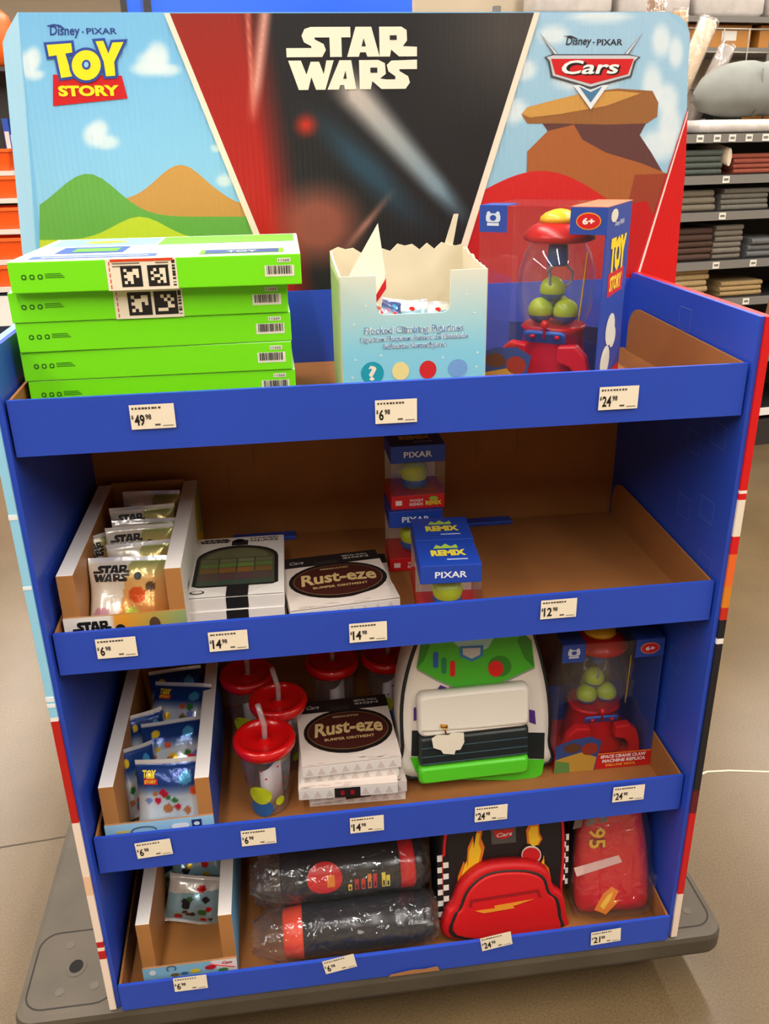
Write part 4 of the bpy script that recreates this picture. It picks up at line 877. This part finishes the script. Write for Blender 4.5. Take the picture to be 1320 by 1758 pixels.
# ================================================================== bottom tray
z4 = FL[3]
cbx = counter_box('pale blue counter box with few packets left on the bottom tray', (.036, .012, z4), .165, .34, .150, .048, (110, 176, 220), lambda u, v: (238, 232, 226) if (u > .74 + .25 * (1 - v) * (1 - v)) else (138, 190, 216))
b = MB(); F = frame((0, -.0042, 0), (1, 0, 0), (0, 0, 1)); r_ = random.Random(3)
b.tube([(.112 + .06 * k / 10, -.0044, .0475 - .022 * (k / 10) ** .6) for k in range(1, 9)], .0009, 6, (206, 24, 30))
for u, v, a, c in ((.025, .012, .014, (196, 26, 30)), (.055, .026, .008, (120, 100, 50)), (.072, .027, .007, (60, 100, 150)), (.091, .030, .009, (226, 196, 40)), (.118, .034, .010, (196, 26, 40)), (.06, .010, .006, (160, 30, 34)), (.14, .024, .009, (60, 130, 70)), (.085, .012, .006, (200, 40, 60))): shape(b, F, ell(u, v, a, a * .55, 14), c, .0005 + u * .002)
text(b, 'Cars', F, .138, .038, .018, .007, (200, 24, 30), .0008, .03, .3); shape(b, F, ell(.017, .037, .006, .006, 14), (226, 230, 234), .0005)
b.tube([(.05 + .008 * math.cos(R(a)), -.0046, .042 + .006 * math.sin(R(a))) for a in range(230, -60, -20)], .0007, 6, (40, 40, 50))
b.build('front_print', PRINT, cbx)
G = 'packets in the pale blue counter box'; xc = .036 + .0825
packet('cars', (xc - .012, .135, z4 + .006), -26, -4, 'pale blue packet with red spots and red stripe, lowest and frontmost in the bottom box', G, .108, .092, .014, 22, ry=13)
packet('cars', (xc + .014, .185, z4 + .046), -34, 6, 'navy banded packet standing just behind the lowest packet in the bottom box', G, .105, .115, .012, 23, ry=-8)
packet('cars', (xc - .018, .225, z4 + .052), -30, 10, 'white and red packet leaning behind the navy banded packet in the bottom box', G, .085, .115, .012, 24, ry=14)
packet('cars', (xc + .026, .262, z4 + .050), -26, -10, 'navy banded packet furthest back in the bottom box', G, .075, .115, .012, 25)
packet('cars', (xc - .044, .215, z4 + .006), -6, 60, 'dark packet wedged against the left wall of the bottom box', G, .055, .11, .009, 27)
packet('cars', (xc + .046, .250, z4 + .006), -6, -60, 'dark packet wedged against the right wall of the bottom box', G, .055, .11, .009, 29)

def bottle(label, loc, rz, L_, r, ends, seed, prints=False):
    t = thing('bagged_bottle', label, 'bottle', loc, R(rz), 'black bottles in plastic bags'); PP = mat('glossy_black_plastic', (255,) * 3, .25, attr=True)
    def cyl(prof, c, name, par=t, m=PP):
        b = MB(); n = 32; b.rings([[(x, rr * math.cos(2 * math.pi * j / n), rr * math.sin(2 * math.pi * j / n)) for j in range(n)] for x, rr in prof], c); return b.build(name, m, par)
    cyl([(-L_ / 2 + .036, r), (L_ / 2 - .05, r), (L_ / 2 - .046, r * .97), (L_ / 2 - .045, r * .9)], (20, 22, 30), 'bottle_body')
    cyl([(-L_ / 2, r * .82), (-L_ / 2 + .002, r * .9), (-L_ / 2 + .03, r * 1.0), (-L_ / 2 + .0358, r * 1.0)], ends[0], 'bottle_base')
    cyl([(L_ / 2 - .0448, r * .98), (L_ / 2 - .02, r * .98), (L_ / 2 - .0162, r * .9)], ends[1], 'neck_band')
    cyl([(L_ / 2 - .016, r * .86), (L_ / 2 - .004, r * .82), (L_ / 2, r * .7)], (24, 24, 30), 'cap')
    if prints:
        b = MB(); F = lambda u, v, l=0: Vector((u, -(r + .0004 + l) * math.cos(v / r), (r + .0004 + l) * math.sin(v / r)))
        def wrap(c, u0, u1, v0, v1, l, n=6):
            for k in range(n):
                a = v0 + (v1 - v0) * k / n; e = v0 + (v1 - v0) * (k + 1) / n; b.poly([F(u0, a, l), F(u1, a, l), F(u1, e, l), F(u0, e, l)], c)
        n = 22; cu, cv = -.052, .022
        b.rings([[F(cu + q * .032 * math.cos(2 * math.pi * j / n), cv + q * .030 * math.sin(2 * math.pi * j / n), .0006) for j in range(n)] for q in (1, .75, .5, .25, .05)], (206, 20, 26), cap0=False)
        wrap((226, 130, 40), cu + .004, cu + .018, cv - .016, cv + .006, .0011)
        for u0, c in ((-.010, (226, 190, 40)), (.002, (190, 30, 34)), (.014, (206, 40, 40)), (.026, (214, 120, 40)), (.036, (196, 30, 36)), (.052, (226, 206, 80)), (.060, (226, 206, 80))):
            hh = random.uniform(.012, .034); wrap(c, u0, u0 + .007, -.008, -.008 + hh, .0004); wrap((24, 24, 30), u0 + .002, u0 + .005, -.004, -.004 + hh * .4, .0008)
        b.build('printed_pattern', PP, t)
    # loose crinkled bag, flared and pinched past both ends
    rnd = random.Random(seed); b = MB(); n = 40; rs = []; xs = [-L_ / 2 - .055, -L_ / 2 - .045, -L_ / 2 - .03, -L_ / 2 - .012, -L_ / 2 + .01, -L_ * .3, -L_ * .1, L_ * .1, L_ * .3, L_ / 2 - .01, L_ / 2 + .004, L_ / 2 + .009, L_ / 2 + .013]
    for i, x in enumerate(xs):
        e = i < 4 or i > 9; rr = []
        for j in range(n):
            a = 2 * math.pi * j / n; k = r * (1.07 if not e else (1.0 - .10 * (4 - i) if i < 4 else 1 - .15 * (i - 9))) + rnd.uniform(-.002, .004) * (2.4 if e else 1)
            fl_ = .45 if i == 0 else (.6 if i == 1 else 1)
            rr.append((x + rnd.uniform(-.004, .004) * (1 if e else .3), k * math.cos(a) * (1 if i > 2 else 1.08), k * math.sin(a) * fl_ if math.sin(a) < 0 or i > 2 else k * math.sin(a) * fl_))
        rs.append(rr)
    b.rings(rs, cap0=False, cap1=False); b.build('plastic_bag', BAG, t)
bottle('black bottle in clear crinkled bag lying lower, right behind the bottom lip', (.424, .044, z4 + .053), 0, .275, .046, ((216, 60, 30), (20, 22, 30)), 5)
bottle('black bottle with colourful print and red neck band lying on top in its bag', (.420, .098, z4 + .138), 0, .265, .046, ((30, 30, 40), (206, 22, 28)), 6, True)
bottle('black bottle in clear bag lying at the back under the printed one', (.424, .154, z4 + .053), 0, .27, .046, ((40, 30, 36), (20, 22, 30)), 8)

# black backpack with red front pocket
t = thing('backpack', 'black backpack with red piping, flames and red pocket on the bottom tray', 'backpack', (.705, .046, z4 + .010), R(3), 'backpacks', R(-6))
ptop = .262
out = ccw(smoothpoly([(-.108, 0), (.0, -.004), (.108, 0), (.120, .06), (.122, .15), (.114, .225), (.085, ptop), (-.085, ptop), (-.114, .225), (-.122, .15), (-.120, .06)], 5))
zmin = min(p[1] for p in out); out = [(x, z - zmin) for x, z in out]
b = MB(); bag_body(b, out, .11, (24, 22, 24), .016); b.build('body', FAB, t)
tubering('piping', inset(out, .006), .0035, .0030, (214, 20, 34), FAB, t)
b = MB()
fl1 = [(806, 1522), (784, 1530), (786, 1505), (796, 1478), (800, 1492), (803, 1455), (812, 1435), (814, 1452), (820, 1418), (829, 1418), (826, 1440), (832, 1455), (826, 1480), (818, 1500), (812, 1490)]
fl2 = [(905, 1448), (903, 1425), (910, 1412), (925, 1412), (926, 1430), (931, 1440), (924, 1452), (914, 1456)]
fl3 = [(928, 1500), (926, 1478), (934, 1468), (934, 1482), (942, 1490), (946, 1510), (934, 1508)]
for f in (fl1, fl2, fl3):
    cx = sum(p[0] for p in f) / len(f); cy = sum(p[1] for p in f) / len(f)
    ps.__globals__['L1'] = lambda u, v, y=0: pxl(t, u, v, y)
    ps(f, (226, 120, 24), .0008); ps([(cx + (x - cx) * .72, cy + (y - cy) * .8 + 2) for x, y in f], (246, 196, 40), .0012)
ps([(842, 1420), (885, 1416), (886, 1446), (844, 1450)], (84, 80, 80), .001); ps([(847, 1426), (882, 1423), (877, 1436), (864, 1441), (850, 1438)], (196, 30, 36), .0014)
q0 = L1(851, 1437); q1 = L1(878, 1426); text(b, 'Cars', lambda u, v, l=0: Vector((u, -l, v)), q0[0], q0[1], q1[0] - q0[0], q1[1] - q0[1], (236, 220, 214), .0018, .02, .2)
ps(ell(912, 1468, 21, 20, 20), (12, 12, 12), .001); ps(ell(912, 1468, 17, 16, 20), (226, 214, 206), .0013); ps(ell(912, 1468, 15.5, 13, 20), (206, 24, 34), .0016)
b.build('printed_flames', FAB, t)
def raised(name, pxs, y, dep, c, par, m, sm=3, r=.006):
    q = ccw(smoothpoly([pxl(t, u, v, -y - dep) for u, v in pxs], sm)); b = MB()
    b.rings([[(x, yy, z) for x, z in inset(q, k)] for k, yy in ((r, -y - dep), (r * .3, -y - dep + r * .3), (0, -y - dep + r), (0, -y))], c); return b.build(name, m, par)
pocket_px = [(766, 1612), (768, 1572), (778, 1558), (795, 1520), (835, 1490), (900, 1484), (940, 1496), (952, 1526), (968, 1540), (974, 1572), (972, 1604), (870, 1620)]
pk = raised('front_pocket', pocket_px, 0, .022, (206, 16, 24), t, FAB, 4, .008)
def insp(pts, k, dx=0, dy=0):
    cx = sum(p[0] for p in pts) / len(pts); cy = sum(p[1] for p in pts) / len(pts); return [(cx + (x - cx) * k + dx, cy + (y - cy) * k + dy) for x, y in pts]
raised('dark_trim', insp(pocket_px, .90, 0, 4), .020, .004, (34, 34, 32), pk, FAB, 4, .002)
raised('red_panel', insp(pocket_px, .84, 0, 5), .023, .005, (210, 20, 26), pk, FAB, 4, .003)
b = MB(); ps([(815, 1564), (850, 1559), (848, 1555), (918, 1543), (880, 1556), (884, 1559), (830, 1568)], (232, 150, 40), .0295)
ps([(805, 1558), (808, 1545), (925, 1527), (930, 1540), (925, 1541), (922, 1532), (812, 1549), (809, 1558)], (150, 14, 20), .0292)
b.build('orange_streak', FAB, pk)
# chequered side strip
b = MB()
for r_ in range(12):
    for c_ in range(2):
        z0_ = .02 + r_ * .0125; b.box(-.128 + c_ * .010, -.118 + c_ * .010, .0035 - c_ * .004, .0055 - c_ * .004, z0_, z0_ + .0125, (236, 232, 226) if (r_ + c_) % 2 else (16, 16, 18))
b.build('chequered_strip', FAB, t)
b = MB()
for r_ in range(9):
    for c_ in range(2):
        z0_ = .06 + r_ * .0125; b.box(.114 + c_ * .007, .121 + c_ * .007, .002 + c_ * .003, .004 + c_ * .003, z0_, z0_ + .0125, (236, 232, 226) if (r_ + c_) % 2 else (16, 16, 18))
b.build('chequered_strip', FAB, t)

# red rounded bag in plastic
t = thing('bagged_red_bag', 'shiny red rounded bag wrapped in clear plastic on the bottom tray', 'bag', (.915, .012, z4 + .002), R(-3), None, R(-16))
out = ccw(smoothpoly([(-.062, .003), (0, 0), (.062, .003), (.072, .04), (.070, .12), (.062, .19), (.052, .235), (0, .245), (-.052, .235), (-.062, .19), (-.070, .12), (-.072, .04)], 5))
out = [(x * .99, z * .93 + .020) for x, z in out]
b = MB(); bag_body(b, out, .075, (200, 14, 24), .026); b.build('body', mat('red_vinyl', (255,) * 3, .3, attr=True, bump=.08, bscale=30), t)
b = MB(); ps.__globals__['L1'] = lambda u, v, y=0: pxl(t, u, v, y)
for k in range(3): ps([(983 + 22 * k, 1424 - k * 5), (998 + 22 * k, 1420 - k * 5), (1003 + 22 * k, 1400 - k * 5), (988 + 22 * k, 1403 - k * 5)], (110, 92, 90), .002)
q = L1(1015, 1460)
def rotF(u, v, l=0): return Vector((q[0] + v, -l, q[1] + .045 - u))
text(b, '95', rotF, 0, -.006, .042, .034, (120, 20, 20), .0012, .08); text(b, '95', rotF, .001, -.005, .040, .032, (224, 170, 50), .0018, .02)
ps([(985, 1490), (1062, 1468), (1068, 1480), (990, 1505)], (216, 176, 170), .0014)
ps([(1020, 1562), (1035, 1535), (1050, 1522), (1062, 1530), (1054, 1545), (1064, 1545), (1040, 1570)], (232, 130, 30), .0016); ps([(1030, 1556), (1042, 1538), (1053, 1530), (1048, 1544), (1036, 1562)], (246, 190, 60), .002)
b.build('printed_decoration', VIN, t)
rnd = random.Random(4); b = MB(); rg = []
for k, y in ((.035, -.006), (.012, -.006), (-.004, .004), (-.008, .02), (-.008, .05), (-.004, .075), (.006, .088), (.04, .09)):
    rg.append([(x + rnd.uniform(-.003, .003), y + rnd.uniform(-.003, .003), z + rnd.uniform(-.003, .003)) for x, z in inset(out, k)])
b.rings(rg); b.build('plastic_wrap', BAG, t)
b = MB(); b.grid(lambda u, v: (.070 + .03 * u + .006 * math.sin(7 * v), .03 + .02 * math.sin(5 * u + 3 * v), .03 + .05 * v + .012 * math.sin(6 * u)), 8, 8); b.build('plastic_tail', BAG, t)

# ================================================================== background
# --- towel gondola on the right (local x along its front, y away from the camera)
GA = (2.969, 3.049); GR = R(8)
gon = thing('store_shelving', 'black metal store shelving holding folded towels behind the display', 'shelving', (GA[0], GA[1], 0), GR)
dark = mat('dark_metal', (34, 33, 34), .5); rail = mat('grey_rail', (120, 116, 110), .45)
GX0, GX1, GD = -1.5, 2.6, .42
b = MB(); b.box(GX0, GX1, GD, GD + .03, .0, 1.60); b.build('pegboard', mat('pegboard_black', (16, 16, 18), .7), gon)
b = MB(); b.box(GX0, GX1, -.02, GD, 0.0, .14, cols=None); b.build('kick_plate', mat('dark_kick', (44, 40, 36), .6), gon)
SZ = [.205, .50, .80, .985, 1.213, 1.376, 1.555]
for i, z_ in enumerate(SZ):
    b = MB(); b.box(GX0, GX1, .0, GD - .001, z_ - .03, z_); s_ = b.build('shelf', dark, gon)
    b = MB(); b.box(GX0, GX1, -.012, -.0005, z_ - .04, z_ - .002); b.build('price_rail', rail if i not in (0,) else WHITE, gon)
for x in (GX0, -.02, 1.2, GX1 - .03):
    b = MB(); b.box(x, x + .03, GD - .03, GD - .0005, 1.56, 2.1); b.build('upright', rail, gon)
cards = [(6, [-.745, -.64, -.55, -.47, -.38, -.29, -.15]), (5, [-.475, -.1]), (4, [-.47, -.05]), (3, [-.47, -.26, .1]), (2, [-.47, -.27])]
for si, xs in cards:
    for x in xs:
        b = MB(); b.box(x - .018, x + .018, -.0150, -.0125, SZ[si] - .036, SZ[si] - .006, (232, 226, 214)); b.box(x - .012, x + .012, -.0155, -.0151, SZ[si] - .026, SZ[si] - .015, (120, 116, 108)); b.build('price_card', PRINT, gon)
GM = Matrix.Translation(Vector((GA[0], GA[1], 0))) @ Matrix.Rotation(GR, 4, 'Z')
def towel_mesh(w_, d, h_):
    b = MB(); pr = []
    r = h_ / 2
    for a in range(90, 271, 20): pr.append((r + r * math.cos(R(a)), r + r * math.sin(R(a))))
    pr = pr[::-1]; pr = [(y, z) for y, z in pr] ; prof = pr + [(d, h_)] + [(d, 0)]
    prof = [(y, z) for y, z in pr[::-1]] + [(d, 0), (d, h_)]
    rs = []
    for k in range(7):
        x = -w_ / 2 + w_ * k / 6; e = .004 if k in (0, 6) else 0
        rs.append([(x, y + e, max(0, min(h_, z)) * (.97 if k in (0, 6) else 1)) for y, z in prof])
    b.rings(rs, smooth=False); return b
def towels(si, x, w_, n, h_, c, desc, d=.30, jit=.008):
    m = mat('towel_%d_%d_%d' % c, c, .95, noise=.12, nscale=60, bump=.5, bscale=260); proto = None
    names = ['bottom', 'second from the bottom', 'third from the bottom', 'fourth from the bottom', 'fifth from the bottom', 'sixth from the bottom', 'seventh from the bottom']
    for k in range(n):
        if proto is None: o = towel_mesh(w_, d, h_).build('folded_towel', m); proto = o
        else: o = proto.copy(); col.objects.link(o)
        p = GM @ Vector((x + random.uniform(-jit, jit), .02 + random.uniform(0, .012), SZ[si] + k * (h_ + .0004))); o.location = p; o.rotation_euler = (0, 0, GR)
        pos = names[k] if k < n - 1 else 'topmost'
        tag(o, '%s, %s of its stack' % (desc, pos), 'towel', 'folded towels on the shelving')
towels(5, -.60, .24, 4, .027, (84, 92, 84), 'grey green folded towel beside the terracotta ones')
towels(5, -.285, .26, 4, .022, (150, 74, 56), 'terracotta folded towel on the upper towel shelf', jit=.012)
towels(4, -.60, .22, 3, .032, (124, 114, 98), 'warm grey folded towel on the middle shelf')
towels(4, -.32, .26, 4, .0245, (112, 108, 98), 'cool grey folded towel on the middle shelf')
towels(3, -.60, .25, 5, .030, (78, 54, 44), 'dark brown folded towel')
towels(3, -.385, .155, 6, .0265, (116, 108, 96), 'grey folded towel beside the dark brown ones')
towels(3, -.16, .20, 3, .03, (104, 104, 104), 'slate grey folded towel at the picture edge')
towels(2, -.60, .24, 5, .030, (176, 150, 106), 'beige folded towel beside the header board')
towels(2, -.27, .24, 3, .024, (170, 142, 96), 'tan folded towel low by the picture edge')
b = MB(); b.rings([[(-.447 + .012 * math.cos(a), .02 + .14 * k, 0 + .05 + .04 * math.sin(a) + .03 * math.sin(k * 1.5)) for a in [2 * math.pi * j / 10 for j in range(10)]] for k in range(3)], (214, 196, 170))
o = b.build('folded_towel', mat('cream_towel', (222, 204, 178), .95, bump=.4, bscale=200)); o.location = GM @ Vector((.0, 0, SZ[5] + .025)); o.rotation_euler = (0, 0, GR); tag(o, 'cream rolled towel end draped between grey green and terracotta towels', 'towel')
# goods on the top shelf: wrapped rolls, bag of bedding, wire rack, cartons
def roll(label, x, y, z, h_, r, c, tilt=0, lean=0, wrap=True, lay=False):
    t = thing('wrapped_roll', label, 'roll', GM @ Vector((x, y, z)), GR, 'plastic wrapped rolls', R(lean), R(tilt))
    b = MB(); b.lathe([(r * .9, 0), (r, .01), (r, h_ - .01), (r * .9, h_)], 20); b.build('rolled_mat', mat('roll_%d_%d_%d' % c, c, .9, noise=.15, nscale=30), t)
    b = MB(); rnd = random.Random(int(x * 100)); b.rings([[((r * 1.08 + rnd.uniform(0, .006)) * math.cos(2 * math.pi * j / 18), (r * 1.08 + rnd.uniform(0, .006)) * math.sin(2 * math.pi * j / 18), z_) for j in range(18)] for z_ in (0.001, h_ * .25, h_ * .5, h_ * .75, h_ + .01)], cap0=False, cap1=True); b.build('plastic_wrap', BAG, t)
ZS = SZ[6]
roll('tan rolled mat in plastic standing upright next to the header board', -.735, .10, ZS, .50, .032, (196, 154, 104))
roll('brown rolled mat in plastic standing behind the upright tan roll', -.80, .20, ZS, .56, .04, (150, 120, 92))
roll('pale rolled mat leaning diagonally over the top shelf', -.66, .272, ZS + .018, .50, .042, (216, 190, 158), tilt=22)
roll('grey rolled mat leaning low behind the wire rack', -.53, .272, ZS + .018, .40, .036, (170, 160, 150), tilt=26)
t = thing('bedding_roll', 'large grey rolled duvet bag lying on the top shelf', 'bedding', GM @ Vector((-.31, .02, ZS + .068)), GR)
b = MB(); n = 22; rs = []
for k in range(15):
    a = k / 14; x = -.30 + .82 * a; rr = .150 * (max(.004, min(1, a * 4)) ** .36) * (.92 if .38 < a < .46 else 1) * min(1, (1.03 - a) * 8) ** .5
    rs.append([(x, .105 + rr * math.cos(2 * math.pi * j / n) * .8, .082 + .03 * a + rr * math.sin(2 * math.pi * j / n) * (1 if j < n / 2 else .62)) for j in range(n)])
b.rings(rs); b.build('duvet', mat('grey_bedding', (136, 138, 132), .85, noise=.14, nscale=8, bump=.4, bscale=12), t)
b = MB(); b.tube([(-.02, .0, .20), (-.015, -.005, .10), (-.02, .03, .0)], .005, 6); b.build('seam', mat('seam_grey', (110, 112, 106), .8), t)
t = thing('wrapped_pillow', 'white plastic wrapped flat package under the grey duvet bag', 'package', GM @ Vector((-.26, .12, ZS)), GR)
b = MB(); b.rings([[(x, y, z_) for x, y in rrect(.72 - k, .22 - k, .03, 4)] for k, z_ in ((.03, .0), (.0, .01), (0, .045), (.03, .058))], (214, 206, 198)); b.build('package_body', mat('wrapped_white', (214, 206, 200), .3, noise=.12, nscale=14, bump=.6, bscale=25), t)
t = thing('wire_rack', 'grey wire basket rack on the back of the top shelf', 'rack', GM @ Vector((0, .338, ZS)), GR); wm = mat('wire', (128, 122, 112), .35, metal=.6)
for z_ in (.0045, .20, .36, .46): b = MB(); b.tube([(-.64, 0, z_), (1.6, 0, z_)], .0045, 6); b.build('wire', wm, t)
for k in range(16): b = MB(); b.tube([(-.62 + k * .14, -.006, 0), (-.62 + k * .14, -.006, .46)], .0035, 6); b.build('wire', wm, t)
for k, (x, z_, w_, h_, c) in enumerate(((-.42, .0, .5, .10, (30, 28, 28)), (.12, .0, .5, .22, (176, 112, 40)), (.70, .0, .5, .25, (120, 90, 60)))):
    t = thing('brown_carton', ['dark low carton behind the wire rack', 'ochre carton on the top shelf behind the wire rack', 'brown carton at the far end of the top shelf'][k], 'carton', GM @ Vector((x, .345, ZS)), GR, 'cartons behind the wire rack')
    b = MB(); b.box(-w_ / 2, w_ / 2, 0, .07, 0, h_, c); b.build('carton_body', PRINT, t, bevel=.003); b = MB(); b.box(-.04, .04, -.0012, -.0004, h_ * .3, h_ * .7, (226, 216, 200)); b.build('carton_label', PRINT, t)
# second row behind: tall shelving with pale bags and ochre boxes
t = thing('tall_back_shelving', 'tall distant shelving with pale packages above the towel shelving', 'shelving', GM @ Vector((-.2, 1.2, 0)), GR)
b = MB(); b.box(-1.3, 3.2, .4, .44, 0, 3.2); b.build('back_sheet', mat('pale_back', (188, 172, 148), .8), t)
for z_ in (1.7, 2.02, 2.18): b = MB(); b.box(-1.0, 3.2, 0, .399, z_ - .03, z_); b.build('shelf', rail, t)
for k in range(7):
    o_ = thing('ochre_box', '%s ochre storage box on the tall distant shelving counted from the header board' % 'first second third fourth fifth sixth seventh'.split()[k], 'box', GM @ Vector((-.9 + k * .36, 1.25, 2.02)), GR, 'ochre boxes on distant shelving')
    b = MB(); b.box(0, .3, 0, .3, 0, .125, random.choice([(170, 106, 36), (186, 124, 50), (150, 92, 34)])); b.build('box_body', PRINT, o_, bevel=.006); b = MB(); b.box(.1, .2, -.0012, -.0004, .04, .09, (232, 226, 216)); b.build('box_label', PRINT, o_)
for k in range(5):
    o_ = thing('pale_package', '%s pale wrapped package on the highest distant shelf counted from the header board' % 'first second third fourth fifth'.split()[k], 'package', GM @ Vector((-.75 + k * .5, 1.25, 2.18)), GR, 'pale packages on the highest shelf')
    b = MB(); b.rings([[(x, .15 + y, z_) for x, y in rrect(.46 - q, .26 - q, .05, 4, .1)] for q, z_ in ((.05, 0), (0, .03), (0, .22), (.06, .26))], (232, 214, 190)); b.build('package_body', mat('wrapped_white', (214, 206, 200), .3), o_)
# dark brown cross piece at the picture edge
t = thing('wooden_pole', 'brown wooden pole leaning in front of the towel shelving', 'pole', (2.24, 2.15, 0), 0, None, 0, R(6))
b = MB(); b.lathe([(.02, 0), (.02, 1.13), (.014, 1.14)], 14); b.build('pole_shaft', mat('brown_wood', (112, 66, 40), .6, noise=.2, nscale=30), t)

# --- orange bins on the left, about six metres away
BY = 6.0
def at6(u, v, y=BY): return px(u, v, 'y', y)
rk = thing('bin_rack', 'dark stepped rack holding orange bins on the far left', 'rack', (-1.9, BY, 0))
OR_ = mat('orange_plastic', (255,) * 3, .4, attr=True)
EDGE = [(20, 293), (33, 340), (45, 393), (50, 445), (40, 492)]
for i in range(5):
    yb = BY + .10 * i; u, v = EDGE[4 - i]; P = at6(u, v, yb); xr = P.x; zt_ = P.z
    b = MB(); b.box(-.6, xr + 1.9 + .02, yb - BY - .02, .9, zt_ - .035, zt_ - .001, (222, 214, 202)); b.build('ledge', PRINT, rk)
    hh = .155; wd = .52
    t = thing('orange_bin', '%s orange bin on the left rack counted from the bottom' % 'first second third fourth fifth'.split()[i], 'bin', (xr - wd / 2, yb, zt_), 0, 'orange bins on the left rack')
    b = MB(); b.rings([[(x, .18 + y, z_) for x, y in rrect(wd - k, .34 - k, .02, 3)] for k, z_ in ((.05, 0.003), (.0, hh))], (238, 88, 14), cap1=False, smooth=False); b.build('bin_body', OR_, t, solid=.005)
    o_ = rrect(wd + .02, .36, .03, 3); i_ = rrect(wd - .02, .32, .02, 3)
    b = MB(); b.rings([[(x, .18 + y, z_) for x, y in q] for q, z_ in ((o_, hh - .02), (o_, hh + .003), (i_, hh + .003))], (242, 100, 24), cap0=False, cap1=False, smooth=False); b.build('rim', OR_, t)
b = MB(); b.box(-.6, at6(32, 500).x + 1.9, .0, .9, 0, at6(30, 495).z - .04, (34, 42, 66)); b.build('rack_base', PRINT, rk)
p0 = at6(0, 560); p1 = at6(31, 507)
b = MB(); b.box(p0.x + 1.9 - .15, p1.x + 1.9 - .01, -.004, -.0005, p0.z, p1.z, (236, 232, 226)); b.build('white_notice', PRINT, rk)
b = MB(); b.box(-.6, .95, .905, .95, 0, 2.25, (54, 50, 48)); b.build('back_sheet', PRINT, rk)
zs = at6(10, 118, BY + .7).z
b = MB(); b.box(-.6, .95, .5, .9, zs - .03, zs, (60, 58, 56)); b.build('ledge', PRINT, rk)
for x in (-.58, .88):
    b = MB(); b.box(x, x + .05, .84, .899, 0, 2.2, (46, 44, 42)); b.build('post', PRINT, rk)
pb_ = at6(-8, 110, BY + .7)
t = thing('orange_bucket', 'rounded orange bucket on top of the left rack', 'bucket', (pb_.x, BY + .7, zs + .001))
b = MB(); b.lathe([(.10, 0), (.15, .03), (.18, .13), (.18, .25), (.15, .36), (.09, .41), (.01, .42)], 28, (238, 100, 24)); b.build('bucket_body', OR_, t)
b = MB(); b.lathe([(.02, .415), (.016, .45)], 12, (90, 60, 30)); b.build('knob', PRINT, t)
zc = at6(20, 293, BY + .4).z
for k, (u, c, h_) in enumerate(((6, (40, 86, 190), .38), (17, (226, 222, 214), .26), (28, (180, 60, 60), .20))):
    x = at6(u, 250, BY + .62).x
    t = thing('small_carton', ['blue small carton on the rack above the orange bins', 'white small carton on the rack above the orange bins', 'red small carton on the rack above the orange bins'][k], 'carton', (x, BY + .78, zc), 0, 'small cartons on the left rack')
    b = MB(); b.box(-.024, .024, 0, .09, 0, h_, c); b.build('carton_body', PRINT, t, bevel=.003); b = MB(); b.box(-.017, .017, -.0016, -.0005, h_ * .4, h_ * .75, (226, 222, 214)); b.build('carton_label', PRINT, t)
t = thing('back_rack', 'dark narrow rack with teal packs behind the orange bins', 'rack', (-1.35, 7.6, 0))
b = MB(); b.box(-.7, .9, .4, .45, 0, 2.3, (58, 54, 52)); b.build('back_sheet', PRINT, t)
for z_ in (.25, .62, 1.0, 1.4): b = MB(); b.box(-.7, .9, 0, .399, z_ - .03, z_, (196, 190, 182)); b.build('shelf', PRINT, t)
for k in range(12):
    zz = (.25, .62, 1.0)[k % 3]; x = -.2 + .26 * (k // 3); c = [(70, 150, 130), (220, 214, 206), (60, 130, 116), (190, 60, 50)][k % 4]
    o_ = thing('stacked_pack', '%s pack from the left on the %s shelf of the rack behind the bins' % ('first second third fourth'.split()[k // 3], ('low', 'middle', 'upper')[k % 3]), 'pack', (-1.35 + x, 7.65, zz + .0005), 0, 'packs behind the orange bins')
    b = MB(); b.box(0, .22, 0, .25, 0, .26, c); b.build('pack_body', PRINT, o_, bevel=.005); b = MB(); b.box(.04, .18, -.0016, -.0005, .08, .18, (232, 228, 220)); b.build('pack_label', PRINT, o_)
# --- signs hanging far away
def board(label, x0, x1, z0, z1, y, c, m=None, rods=True, frame_c=(40, 38, 40), stripes=()):
    t = thing('hanging_sign', label, 'sign', ((x0 + x1) / 2, y, z0)); w_ = (x1 - x0) / 2
    b = MB(); b.box(-w_, w_, 0, .04, 0, z1 - z0, c); b.build('sign_face', PRINT, t)
    for s in (-1, 1):
        b = MB(); b.box(s * w_ - .025, s * w_ + .025, -.01, -.0005, 0, z1 - z0, frame_c); b.build('frame_bar', PRINT, t)
    for s in ((-.45, .45) if rods else ()):
        b = MB(); b.tube([(s * w_, .02, z1 - z0 + .0005), (s * w_, .02, CEIL - z0 - .07)], .006, 6, (60, 60, 60)); b.build('rod', PRINT, t)
    return t
t = board('large plain blue sign hanging over the aisle behind the header board', -.66, 2.25, 2.30, 3.1, 7.0, (10, 92, 236))
b = MB(); b.box(-1.32, -1.25, -.012, -.011, 0, .8, (30, 70, 170)); b.box(-1.30, -1.24, -.0125, -.0105, 0, .8, (38, 36, 40)); b.build('dark_stripe', PRINT, t)
board('white framed sign high up beside the header board', 3.36, 3.93, 2.56, 2.95, 7.0, (236, 230, 218)); board('white framed sign just under the other white sign', 3.36, 3.93, 2.2, 2.535, 7.0, (236, 230, 218), rods=False)
board('small lilac sign hanging far behind the header board', 2.74, 3.16, 2.45, 2.62, 7.2, (150, 150, 226), frame_c=(60, 54, 60))
